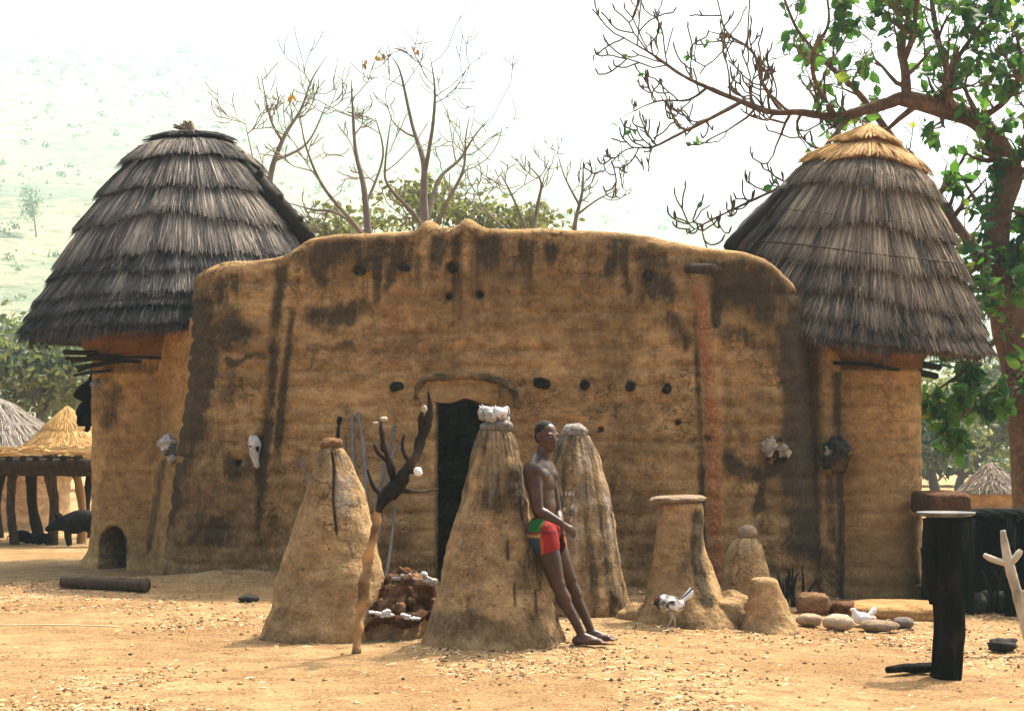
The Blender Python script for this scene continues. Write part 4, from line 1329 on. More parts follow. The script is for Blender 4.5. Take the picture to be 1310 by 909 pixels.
# lumpy red offering mound between the two big cones
def build_offering_mound():
    root = empty('offering_mound', G(510, 815), 'knee-high reddish earth mound smeared with white feathers', 'mound')
    Y = 12.75
    V, Fc, I = revolve([(-0.1, 0.36), (0.02, 0.34), (0.10, 0.30), (0.2, 0.27)], XatPx(515, Y), Y, 90, amp=0.03, seed=301)
    n0 = np.zeros(len(V))
    make('plinth', V, Fc, M['mud_cone'], root, {'stain': n0 + 0.25, 'red': n0, 'white': n0})
    V, Fc, I = revolve([(0.15, 0.24), (0.24, 0.20), (0.34, 0.145), (0.43, 0.09), (0.48, 0.05), (0.49, 0.01)], XatPx(517, Y), Y - 0.03, 110, amp=0.10, seed=303, freq=5.0, lean=lambda Z: ((Z - 0.2) * 0.12, 0 * Z))
    MB().add(V, Fc, np.clip(0.4 + 0.9 * fbm(V * np.array([14, 14, 4]), 4, 4), 0, 1)).build('lump', M['clod'], root)
    mbr = MB(); rq = np.random.default_rng(18)
    for k in range(46):
        a_ = rq.random() * 6.28; t_ = rq.random() ** 0.7
        rr_ = 0.05 + 0.24 * t_
        q_ = Vector((XatPx(518, Y) + rr_ * math.cos(a_), Y - 0.03 + rr_ * math.sin(a_), 0.50 - 0.36 * t_))
        Vq, Fq = blob(q_, 0.025 + 0.035 * rq.random(), None, None, 0.8, k, 10, 8, 2.2)
        mbr.add(Vq, Fq, 0.1 + 0.8 * rq.random())
    o = mbr.build('rubble', M['clod'], root); o['kind'] = 'stuff'
    pts = [P(468, 805, 12.5), P(480, 795, 12.45), P(495, 789, 12.42), P(515, 797, 12.40), P(532, 793, 12.42), P(540, 783, 12.5)]
    V, Fc = tube(spline(pts, 5), lerp_list([0.02, 0.035, 0.04, 0.045, 0.045, 0.03], 26), 10, rough=0.5, seed=2)
    MB().add(V, Fc, 0.12).build('rim', M['clod'], root)
    r = np.random.default_rng(8)
    mb = MB()
    for k in range(30):
        t = r.random()
        q = P(506 + 38 * t, 741 - 10 * math.sin(t * 3.0) + 26 * t ** 2, 12.7) + Vector((0, 0.12 * (r.random() - 0.6), 0.012 * r.random()))
        V, Fc = blob(q, 0.022 + 0.02 * r.random(), None, 0.018, 0.5, k, 8, 6, 2.5)
        mb.add(V, Fc, 0.25 + 0.6 * r.random())
    for (a, b, n) in ((494, 783, 12), (523, 788, 7)):
        for k in range(n):
            q = P(a + r.normal() * 6, b + r.normal() * 2, 12.38)
            V, Fc = blob(q, 0.024, 0.02, 0.013, 0.5, k + 40, 8, 6, 2.5)
            mb.add(V, Fc, 0.75 + 0.25 * r.random())
    o = mb.build('feathers', M['feather'], root)
    o['kind'] = 'stuff'; o['label'] = 'white feather smears'
    root2 = empty('offering_lump', G(548, 800), 'small dark clump with a white tip wedged against the big cone', 'clump')
    Y = 12.7
    V, Fc = tube(spline([P(546, 800, Y), P(547, 775, Y), P(549, 757, Y), P(552, 745, Y)], 4), lerp_list([0.10, 0.085, 0.07, 0.03], 13), 12, rough=0.5, seed=6)
    MB().add(V, Fc, 0.10).build('base', M['clod'], root2)
    mb = MB()
    for k in range(9):
        V, Fc = blob(P(552 + r.normal() * 4, 742 + r.normal() * 3, Y - 0.05), 0.026, None, 0.02, 0.5, k, 8, 6, 2.5)
        mb.add(V, Fc, 0.3 + 0.6 * r.random())
    o = mb.build('feathers', M['feather'], root2); o['kind'] = 'stuff'
build_offering_mound()

# branching offering post
def build_branch_post():
    Y = 12.25
    base = G(455, 832)
    Y = base.y
    root = empty('branching_post', base, 'crooked branching post, tan below and charred black above, between two cones', 'post')
    low = [base + Vector((0, 0, -0.1)), base, P(458, 800, Y), P(462, 770, Y), P(468, 735, Y), P(473, 705, Y), P(480, 672, Y), P(485, 650, Y)]
    V, Fc = tube(spline(low, 6), lerp_list([0.044, 0.04, 0.03, 0.036, 0.044, 0.03, 0.027, 0.032], 43), 12, rough=0.8, seed=1)
    va = np.clip(0.33 + 1.1 * fbm(V * 7, 4, 2), 0, 1)
    MB().add(V, Fc, va).build('stem', M['wood_tan'], root)
    up = [P(484, 655, Y), P(492, 636, Y), P(506, 622, Y - 0.02), P(519, 603, Y - 0.03), P(532, 582, Y - 0.03), P(539, 560, Y - 0.02), P(545, 540, Y), P(550, 530, Y), P(548, 500, Y)]
    V, Fc = tube(spline(up, 6), lerp_list([0.032, 0.045, 0.06, 0.044, 0.040, 0.034, 0.042, 0.028, 0.006], 49), 12, rough=0.8, seed=3)
    trunk = MB().add(V, Fc, np.clip(0.34 + 0.7 * fbm(V * 7, 4, 5), 0, 1)).build('limb', M['wood_dark'], root)
    for k, (pts, rr) in enumerate([
        ([P(505, 620, Y), P(500, 598, Y - 0.04), P(492, 574, Y - 0.05), P(488, 552, Y - 0.03), P(489, 538, Y)], [0.045, 0.035, 0.032, 0.028, 0.018]),
        ([P(517, 605, Y), P(527, 603, Y - 0.06), P(534, 601, Y - 0.1)], [0.03, 0.024, 0.016]),
        ([P(512, 625, Y), P(535, 629, Y - 0.05), P(561, 625, Y - 0.08)], [0.026, 0.018, 0.010]),
        ([P(541, 556, Y), P(538, 540, Y - 0.05), P(541, 526, Y - 0.05)], [0.035, 0.028, 0.02]),
        ([P(497, 590, Y - 0.04), P(484, 580, Y - 0.1), P(478, 568, Y - 0.12)], [0.026, 0.02, 0.01]),
        ([P(526, 592, Y - 0.03), P(515, 574, Y + 0.05), P(517, 556, Y + 0.08)], [0.028, 0.022, 0.01]),
        ([P(492, 636, Y), P(478, 622, Y + 0.05), P(470, 600, Y + 0.08)], [0.026, 0.022, 0.012])]):
        V, Fc = tube(spline(pts, 5), lerp_list([x * 0.72 for x in rr], (len(pts) - 1) * 5 + 1), 10, rough=0.7, seed=k)
        MB().add(V, Fc, np.clip((0.32 if k != 2 else 0.7) + 0.7 * fbm(V * 8, 3, k), 0, 1)).build('branch', M['wood_dark'], root)
    for k, (a, b, rx, rz) in enumerate(((535, 603, 0.03, 0.034), (543, 523, 0.02, 0.024), (491, 536, 0.03, 0.016), (480, 541, 0.02, 0.01))):
        V, Fc = blob(P(a, b, Y - 0.1), rx, rx * 0.9, rz, 0.5, k, 14, 10)
        MB().add(V, Fc, 0.95 if k == 0 else 0.45).build('shell', M['feather'] if k == 0 else M['wood_pale'], root)
build_branch_post()

# grey poles leaning on the wall
def build_poles():
    specs = [
        ((450, 530), (452, 600), (455, 715), 16.6, 0.028, 'thick grey pole leaning on the wall, just left of the tall curved one', 1.0),
        ((458, 528), (466, 585), (468, 715), 16.55, 0.030, 'tall curved grey pole leaning on the wall behind the cracked cone', 1.0),
        ((435, 535), (431, 575), (430, 715), 16.6, 0.032, 'dark stubby pole with a forked tip behind the cracked cone', 0.1),
        ((382, 585), (390, 604), (430, 715), 16.7, 0.022, 'lone grey pole tip left of the cracked cone', 0.9),
        ((505, 545), (487, 618), (463, 718), 16.2, 0.026, 'long straight grey pole slanting behind the branching post', 0.8),
        ((518, 558), (500, 590), (470, 720), 16.3, 0.018, 'thin grey stick with a pointed tip right of the slanting pole', 0.8),
        ((506, 632), (503, 670), (489, 712), 15.9, 0.017, 'short thin grey stick between branching post and doorway', 0.9),
        ((442, 556), (444, 600), (446, 715), 16.5, 0.016, 'thinnest grey stick among the poles behind the cracked cone', 0.7),
    ]
    for k, (a, m, b, yb, rr, lab, v) in enumerate(specs):
        foot = GP(b[0], yb)
        ya = wall_y(a[0]) - 0.03
        if k == 6: ya = wall_y(a[0]) - 0.03
        A = P(a[0], a[1], ya); 
        Mi = P(m[0], m[1], ya * 0.6 + yb * 0.4)
        pts = spline([foot + Vector((0, 0, -0.05)), foot.lerp(Mi, 0.5) + Vector((0.01, 0, 0)), Mi, A], 6)
        V, Fc = tube(pts, lerp_list([rr * 1.1, rr * 0.95, rr * 0.7], len(pts)), 9, rough=0.8, seed=k)
        o = MB().add(V, Fc, v * 0.62).build('grey_pole', M['wood_grey'] if v > 0.2 else M['wood_dark'], origin=tuple(foot))
        tag(o, lab, 'pole', 'poles leaning behind the cracked cone')
build_poles()

# ------------------------------------------------------------------ things hung on the walls
def hang_skull(px, py, out=0.05):
    c = on_wall(px, py, out)
    root = empty('animal_skull', c, 'long pale animal skull hung on the left part of the wall', 'skull')
    rows = [(0.17, 0.035), (0.13, 0.06), (0.08, 0.075), (0.03, 0.062), (-0.03, 0.046), (-0.10, 0.036), (-0.16, 0.026), (-0.185, 0.008)]
    V = []
    n = 16
    for z, r in rows:
        for k in range(n):
            a = 2 * math.pi * k / n
            V.append((c.x + r * math.cos(a) + z * -0.12, c.y + r * 0.8 * math.sin(a) - 0.02, c.z + z))
    V = np.array(V)
    V = V + (0.03 * fbm(V * 14, 4, 6))[:, None] * np.array([1, -1, 0.4])
    # eye sockets
    for sx in (-1, 1):
        e = np.array([c.x + sx * 0.04, c.y - 0.05, c.z + 0.06])
        dd = np.linalg.norm(V - e, axis=1)
        V[:, 1] += 0.05 * np.exp(-(dd / 0.03) ** 2)
    Fc = [[i * n + k, i * n + (k + 1) % n, (i + 1) * n + (k + 1) % n, (i + 1) * n + k] for i in range(len(rows) - 1) for k in range(n)] + [list(range(n))[::-1]] + [[(len(rows) - 1) * n + k for k in range(n)]]
    va = np.clip(0.75 + 0.5 * fbm(V * 14, 3, 3), 0, 1)
    MB().add(V, Fc, va).build('skull', M['bone'], root)
    for sx in (-1, 1):
        V, Fc = blob(c + Vector((sx * 0.03 - 0.004 + 0.01 * (sx > 0), -0.052, 0.055 - 0.03 * (sx > 0))), 0.017, 0.012, 0.024 + 0.012 * sx, 0.6, 2 + sx, 10, 8)
        MB().add(V, Fc, 0.0).build('eye_socket', M['wood_char'], root)
hang_skull(326, 577)

def bundle(name, label, c, pieces, seed, group=None):
    """pieces: (dx, dz, r, value, material) lumps; each its own part"""
    root = empty(name, c, label, 'bundle', group)
    r = np.random.default_rng(seed)
    for k, (dx, dz, rr, v, m, nm) in enumerate(pieces):
        V, Fc = blob(c + Vector((dx, -0.05 - 0.04 * r.random(), dz)), rr, rr * 0.75, rr * (0.7 + 0.5 * r.random()), 0.9, seed + k, 22, 16, 2.6)
        V = V + (rr * 0.5 * fbm(V * 24, 3, seed + k))[:, None]
        MB().add(V, Fc, np.clip(v + 0.35 * fbm(V * 18, 3, k), 0, 1)).build(nm, M[m], root)
    return root, r
Yb = 18.42
cb = P(222, 577, 18.72)
bundle('hung_bundle', 'white skull and dark shells bundled on the left tower wall', cb,
       [(-0.06, 0.085, 0.085, 0.95, 'bone', 'skull'), (-0.02, 0.01, 0.06, 0.25, 'bone', 'shell'), (0.055, 0.01, 0.065, 0.2, 'bone', 'shell'), (0.075, -0.04, 0.07, 0.1, 'bone', 'shell'), (0.0, -0.08, 0.05, 0.7, 'bone', 'shell'), (0.05, -0.09, 0.05, 0.12, 'bone', 'shell'), (0.10, 0.04, 0.03, 0.6, 'bone', 'shell')], 11)
cb = on_wall(992, 577, 0.02)
bundle('hung_bundle', 'brown feathered bundle hung beside the dark streak on the right', cb,
       [(-0.07, 0.05, 0.075, 0.25, 'wood_pale', 'husk'), (0.02, 0.06, 0.06, 0.35, 'wood_tan', 'husk'), (0.06, 0.0, 0.06, 0.2, 'wood_pale', 'husk'), (-0.02, -0.03, 0.07, 0.15, 'wood_dark', 'husk'), (0.10, -0.02, 0.045, 0.4, 'wood_pale', 'husk'), (-0.06, -0.06, 0.055, 0.2, 'wood_tan', 'husk'), (0.07, -0.07, 0.05, 0.2, 'wood_dark', 'husk'), (0.03, 0.10, 0.03, 0.1, 'wood_dark', 'husk')], 23)
cb = P(1069, 580, 17.36)
root, r_ = bundle('hung_basket', 'dark round basket hung on the narrow wall by the right tower', cb,
       [(-0.02, 0.02, 0.13, 0.35, 'stone_dark', 'basket'), (-0.08, 0.03, 0.05, 0.8, 'bone', 'white_patch'), (0.06, 0.08, 0.06, 0.15, 'stone_dark', 'lump'), (0.03, 0.12, 0.05, 0.1, 'stone_dark', 'lump'), (0.0, -0.07, 0.10, 0.25, 'clod', 'lump')], 35)
pts = [cb + Vector((0.08, -0.1, -0.05)), cb + Vector((0.17, -0.12, -0.01))]
V, Fc = tube(pts, [0.03, 0.008], 8)
MB().add(V, Fc, 0.4).build('spout', M['clod'], root)
# dark leathery bundle hanging under the left eave
def build_hanging():
    c = P(122, 480, 20.2)
    root = empty('hanging_charm', P(122, 462, 20.2), 'black leathery strips hanging with a pale shell cluster at the left tower edge', 'charm')
    r = np.random.default_rng(4)
    strips_ = [[(122, 460), (118, 490), (112, 515), (108, 545)], [(126, 462), (122, 500), (118, 530), (110, 552)], [(118, 485), (106, 498), (103, 505), (112, 512)], [(122, 505), (103, 525), (104, 540), (114, 535)], [(124, 490), (122, 515), (124, 535)]]
    for k, s in enumerate(strips_):
        pts = spline([P(a, b, 20.15 + 0.05 * r.random()) for a, b in s], 5)
        V, Fc = tube(pts, lerp_list([0.035, 0.06, 0.055, 0.02], len(pts)), 9, rough=0.8, seed=k)
        MB().add(V, Fc, 0.2).build('strip', M['wood_char'], root)
    for k in range(9):
        q = P(133 + r.normal() * 5, 494 + r.normal() * 7, 19.75 + 0.05 * r.random())
        V, Fc = blob(q, 0.045 + 0.02 * r.random(), None, None, 0.5, k, 12, 9, 2.5)
        MB().add(V, Fc, 0.25 + 0.45 * r.random()).build('shell', M['bone'], root)
build_hanging()

# ------------------------------------------------------------------ small things on the ground
def log_thing(name, label, cat, a, b, ra, rb, mat, v, seed):
    A, B = a, b
    V, Fc = tube(spline([A, A.lerp(B, 0.33) + Vector((0, 0, 0.006)), A.lerp(B, 0.66), B], 6), lerp_list([ra, (ra + rb) / 2, rb, rb], 19), 16, rough=0.18, seed=seed)
    o = MB().add(V, Fc, v).build(name, M[mat], origin=tuple(A))
    return tag(o, label, cat)
a = G(80, 751); b = G(188, 756)
log_thing('log', 'smooth dark log lying in front of the left tower', 'log', a + Vector((0, 0, 0.055)), b + Vector((0, 0, 0.06)), 0.055, 0.068, 'wood_dark', 0.75, 3)
a = G(1135, 861); b = G(1196, 859)
log_thing('charred_branch', 'charred branch lying flat at the foot of the black post', 'branch', a + Vector((0, 0, 0.025)), b + Vector((0, 0, 0.035)), 0.022, 0.038, 'wood_char', 0.5, 5)

def stone(name, label, cat, px, py, wpx, hpx, mat, v, seed, depth=0.8, group=None, rough=0.16, square=0.9):
    g = G(px, py + hpx * 0.5)
    k = g.y / F
    rx, rz = wpx / 2 * k, hpx / 2 * k
    V, Fc = blob(g + Vector((0, rx * depth * 0.5, rz * 0.75)), rx, rx * depth, rz, rough, seed, 26, 16, 1.8, square=square)
    o = MB().add(V, Fc, np.clip(v + 0.25 * fbm(V * 6, 3, seed), 0, 1)).build(name, M[mat], origin=tuple(g))
    return tag(o, label, cat, group)
stone('stone', 'small oval pale stone next to the blunt mud stump', 'stone', 1036, 791, 33, 17, 'stone', 0.6, 41, group='stones along the wall foot')
stone('stone', 'largest smooth pale stone, left of the white hen', 'stone', 1074, 794, 40, 21, 'stone', 0.75, 43, group='stones along the wall foot')
stone('stone', 'flat brown stone just right of the white hen', 'stone', 1127, 799, 48, 15, 'stone', 0.35, 45, group='stones along the wall foot')
stone('stone', 'dark grey stone at the right end of the row', 'stone', 1157, 795, 28, 15, 'stone_dark', 0.85, 47, group='stones along the wall foot')
stone('stone', 'pale chip lying behind the flat brown stone', 'stone', 1112, 790, 20, 9, 'stone', 0.55, 48, group='stones along the wall foot')
stone('dark_clod', 'black lump of charred wood near the forked post', 'lump', 1285, 824, 34, 17, 'stone_dark', 0.1, 49, rough=0.6)
stone('dark_clod', 'small dark clod on the shaded mound left of the cracked cone', 'lump', 318, 764, 26, 9, 'stone_dark', 0.3, 51, rough=0.4)
stone('earth_clod', 'square earth clod leaning on the wall behind the stones', 'clod', 1041, 769, 40, 30, 'clod', 0.75, 53, rough=0.25, square=0.6)
stone('earth_clod', 'crumbled earth heap at the wall foot near the right tower', 'clod', 1079, 776, 40, 20, 'clod', 0.5, 55, rough=0.7)

def build_ledge():
    g = G(1150, 797)
    V, Fc = blob(g + Vector((0.12, 0.75, 0.02)), 0.55, 0.45, 0.12, 0.15, 57, 60, 26, 1.8, square=0.75)
    n0 = np.zeros(len(V))
    o = make('mud_ledge', V, Fc, M['mud_tower'], None, {'stain': n0 + 0.15, 'red': n0, 'white': n0}, origin=tuple(g))
    tag(o, 'low rounded mud ledge at the foot of the right tower', 'ledge')
build_ledge()

def build_brush():
    g = G(1008, 778)
    root = empty('brush_pile', g, 'dark tangle of twigs behind the blunt stump at the wall', 'brush')
    r = np.random.default_rng(9)
    for k in range(14):
        a = P(998 + r.random() * 32, 776 + r.random() * 4, g.y + 0.25 + r.random() * 0.15)
        b = a + Vector((r.normal() * 0.10 - 0.05, r.normal() * 0.06, 0.15 + 0.28 * r.random()))
        V, Fc = tube(spline([a, a.lerp(b, 0.5) + Vector((r.normal() * 0.03, 0, 0)), b], 4), lerp_list([0.018, 0.014, 0.006], 9), 6, rough=0.3, seed=k)
        MB().add(V, Fc, 0.2 + 0.2 * r.random()).build('twig', M['wood_dark'], root)
build_brush()

# charred post with a dish, forked pale post
def build_black_post():
    b = G(1211, 864)
    Y = b.y
    root = empty('charred_post', b, 'thick charred black post carrying a pale flat dish', 'post')
    pts = [b + Vector((0, 0, -0.15)), b, P(1212, 820, Y), P(1212, 770, Y), P(1210, 720, Y), P(1208, 690, Y), P(1208, 663, Y)]
    V, Fc = tube(spline(pts, 6), lerp_list([0.128, 0.122, 0.114, 0.11, 0.12, 0.15, 0.165], 37), 64, rough=0.16, seed=2)
    an_ = np.arctan2(V[:, 1] - b.y, V[:, 0] - b.x)
    gv = np.abs(fbm(np.stack([np.cos(an_) * 5, np.sin(an_) * 5, V[:, 2] * 1.3], 1), 3, 9))
    V[:, 0] += 0.01 * np.sin(V[:, 2] * 9) - np.cos(an_) * 0.05 * gv; V[:, 1] -= np.sin(an_) * 0.05 * gv
    MB().add(V, Fc, np.clip(0.45 + 1.0 * fbm(V * np.array([7, 7, 2.5]), 4, 4), 0, 1)).build('trunk', M['wood_char'], root)
    c = P(1209, 658, Y)
    V, Fc, I = revolve([(c.z - 0.015, 0.05), (c.z - 0.012, 0.16), (c.z + 0.012, 0.205), (c.z + 0.02, 0.205), (c.z + 0.006, 0.15), (c.z + 0.004, 0.02)], c.x, c.y, 60, amp=0.016, seed=4)
    MB().add(V, Fc, np.clip(0.55 + 0.6 * fbm(V * 9, 3, 4), 0, 1)).build('dish', M['tin'], root)
    k = 0
    V, Fc = tube(spline([P(1186, 700, Y - 0.02), P(1190, 740, Y - 0.03), P(1193, 772, Y - 0.02)], 5), lerp_list([0.05, 0.055, 0.02], 11), 10, rough=0.4, seed=9)
    MB().add(V, Fc, 0.3).build('bark_strip', M['wood_char'], root)
build_black_post()

def build_forked_post():
    b = G(1322, 838)
    Y = b.y
    root = empty('forked_post', b, 'pale three-pronged wooden post leaning at the right edge', 'post')
    main = [b + Vector((0, 0, -0.1)), b, P(1310, 790, Y), P(1300, 755, Y), P(1293, 730, Y), P(1288, 712, Y), P(1285, 695, Y), P(1283, 678, Y)]
    V, Fc = tube(spline(main, 6), lerp_list([0.05, 0.048, 0.042, 0.042, 0.042, 0.038, 0.032, 0.022], 43), 12, rough=0.25, seed=2)
    MB().add(V, Fc, np.clip(0.55 + 0.6 * fbm(V * 8, 3, 4), 0, 1)).build('stem', M['wood_pale'], root)
    for k, (pts, rr) in enumerate([([P(1289, 720, Y), P(1276, 717, Y - 0.02), P(1266, 713, Y - 0.03), P(1259, 709, Y - 0.03)], [0.03, 0.028, 0.026, 0.016]),
                                   ([P(1289, 720, Y), P(1297, 715, Y - 0.02), P(1303, 708, Y - 0.02), P(1306, 703, Y - 0.02)], [0.03, 0.028, 0.026, 0.016]),
                                   ([P(1303, 766, Y), P(1310, 758, Y - 0.02), P(1318, 752, Y - 0.03)], [0.03, 0.022, 0.014])]):
        V, Fc = tube(spline(pts, 5), lerp_list(rr, (len(pts) - 1) * 5 + 1), 10, rough=0.25, seed=k + 5)
        MB().add(V, Fc, 0.65).build('prong', M['wood_pale'], root)
build_forked_post()

# ------------------------------------------------------------------ small buildings around
def shed_box(c, sx, sy, sz, seed, rough=0.02, n=10):
    """rough-sided block resting on c"""
    V, Fc = blob((0, 0, 0), 1, 1, 1, 0.0, 0, 32, 20, square=0.28)
    V = V / np.abs(V).max(axis=0)
    V = V * np.array([sx / 2, sy / 2, sz / 2])
    V = V + np.array([c[0], c[1], c[2] + sz / 2])
    d = rough * fbm(V * 4, 4, seed)
    V = V + d[:, None] * np.array([1, 1, 0.7])
    return V, Fc

def build_dark_shed():
    g = G(1245, 783)
    Y = g.y
    k = Y / F
    root = empty('low_shed', g, 'low shed coloured black for its shade, with open dark front behind the charred post', 'shed')
    x0, x1 = XatPx(1183, Y + 0.9), XatPx(1345, Y)
    zt = EYE + (HY - 664) * k
    zb = g.z - 0.2
    for nm, cx, cy, sx, sy in (('wall', x0 + 0.05, Y + 0.5, 0.12, 1.0), ('wall', x1 - 0.05, Y + 0.5, 0.12, 1.0), ('wall', (x0 + x1) / 2, Y + 1.0, x1 - x0, 0.12)):
        V, Fc = shed_box((cx, cy, zb), sx, sy, zt - zb, 3)
        MB().add(V, Fc, 0.12).build(nm, M['wood_char'], root)  # char black puts the shade the shed stands in into its colour
    for j in range(7):
        xx = x0 + 0.04 + (x1 - x0 - 0.08) * j / 6
        V, Fc = tube([(xx, Y - 0.05, zt + 0.02), (xx + 0.01, Y + 0.5, zt + 0.04), (xx, Y + 1.1, zt + 0.02)], 0.05, 8, rough=0.3, seed=j)
        MB().add(V, Fc, 0.1).build('roof_pole', M['wood_char'], root)
    for j, a in enumerate((1184, 1240, 1292)):
        V, Fc = tube([(XatPx(a, Y), Y, zb), (XatPx(a + 2, Y), Y, zt)], [0.055, 0.045], 8, rough=0.3, seed=j + 9)
        MB().add(V, Fc, 0.1).build('post', M['wood_char'], root)
    # rounded brown earth hump on the left half of the roof
    V, Fc = shed_box((XatPx(1207, Y + 0.4), Y + 0.5, zt + 0.03), 58 * k, 0.9, 0.24, 8, 0.03)
    MB().add(V, Fc, 0.28).build('roof_hump', M['clod'], root)
    # things in the shade inside
    r = np.random.default_rng(2)
    for j in range(6):
        q = Vector((x0 + 0.35 + 0.13 * j, Y + 0.12 + 0.2 * r.random(), g.z + 0.08))
        V, Fc = blob(q, 0.09 + 0.05 * r.random(), 0.09, 0.11, 0.3, j, 16, 12)
        MB().add(V, Fc, 0.3).build('pot', M['stone_dark'], root)
    for j in range(7):
        q = Vector((x0 + 0.45 + 0.07 * j, Y + 0.05, g.z))
        V, Fc = tube(spline([q, q + Vector((0.03 * r.normal(), -0.03, 0.2)), q + Vector((0.12 * r.normal(), 0.0, 0.35 + 0.15 * r.random()))], 4), [0.016] * 9, 6, rough=0.3, seed=j)
        MB().add(V, Fc, 0.5).build('stick', M['wood_char'], root)
build_dark_shed()

def simple_thatch(root, c, rad, h, mat, v, seed, n=2600, name='roof', courses=6, sag=0.0):
    """small thatched cone: solid body plus laid straw"""
    r = np.random.default_rng(seed)
    ts = np.linspace(0, 1, 22); nth = 72
    def pl(t, th, o):
        rr = rad * (t ** 0.92) * (1 + 0.05 * np.sin(th * 2 + seed)); z = c[2] + h * (1 - t) - sag * np.sin(t * math.pi)
        saw = 0.035 * ((t * courses) % 1.0) * rad
        return np.stack([c[0] + (rr + (o + saw) * 0.7) * np.cos(th), c[1] + (rr + (o + saw) * 0.7) * np.sin(th), z + (o + saw) * 0.7], 1)
    T, TH = np.meshgrid(ts, np.arange(nth) * 2 * math.pi / nth, indexing='ij')
    V = pl(T.ravel(), TH.ravel(), np.zeros(T.size))
    idx = np.arange(T.size).reshape(T.shape)
    Fc = np.stack([idx[:-1].ravel(), idx[1:].ravel(), np.roll(idx, -1, 1)[1:].ravel(), np.roll(idx, -1, 1)[:-1].ravel()], 1).tolist()
    Fc.append(idx[-1].tolist())
    th = r.random(n) * 6.283; t0 = r.random(n) ** 0.6 * 0.9; t1 = np.minimum(t0 + 0.10 + 0.15 * r.random(n), 1.04)
    B = pl(t0, th, np.full(n, 0.01)); E = pl(t1, th + r.normal(size=n) * 0.03, 0.012 + 0.03 * r.random(n))
    ax = E - B; ax /= np.linalg.norm(ax, axis=1)[:, None] + 1e-9
    side = np.cross(ax, np.stack([np.cos(th), np.sin(th), np.full(n, 0.8)], 1)); side /= np.linalg.norm(side, axis=1)[:, None] + 1e-9
    SV, SF = strips(B, E, side, 0.006, 0.003)
    sv = np.clip(v + 0.22 * r.normal(size=n), 0, 1)
    n0 = len(V)
    return make(name, np.concatenate([V, SV]), Fc + (SF + n0).tolist(), M[mat], root, {'v': np.concatenate([np.full(len(V), v - 0.1), np.repeat(sv, 6)])}, smoothed=False)

def small_hut(name, label, px, Y, rad, wall_h, roof_r, roof_h, mat, v, seed):
    g = GP(px, Y)
    root = empty(name, g, label, 'hut')
    V, Fc, I = revolve([(g.z - 0.3, rad + 0.04), (g.z, rad + 0.02), (g.z + wall_h * 0.5, rad), (g.z + wall_h, rad * 0.98), (g.z + wall_h + 0.02, 0.2)], g.x, g.y, 90, amp=0.02, seed=seed, courses=0.008)
    n0 = np.zeros(len(V))
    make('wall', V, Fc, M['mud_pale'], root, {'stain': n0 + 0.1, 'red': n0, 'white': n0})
    simple_thatch(root, (g.x, g.y, g.z + wall_h - 0.1), roof_r, roof_h, mat, v, seed)
    return root

# far hut at the right, seen over the shed
small_hut('thatched_hut', 'far small hut with pointed brown thatch behind the black shed', 1267, 26.0, 0.42, 1.05, 0.55, 0.50, 'thatch_warm', 0.55, 401)
# left: round hut with grey ringed thatch
small_hut('thatched_hut', 'pale round hut with grey ringed thatch at the far left edge', -6, 29.0, 1.28, 1.25, 1.65, 1.15, 'thatch', 0.72, 403)

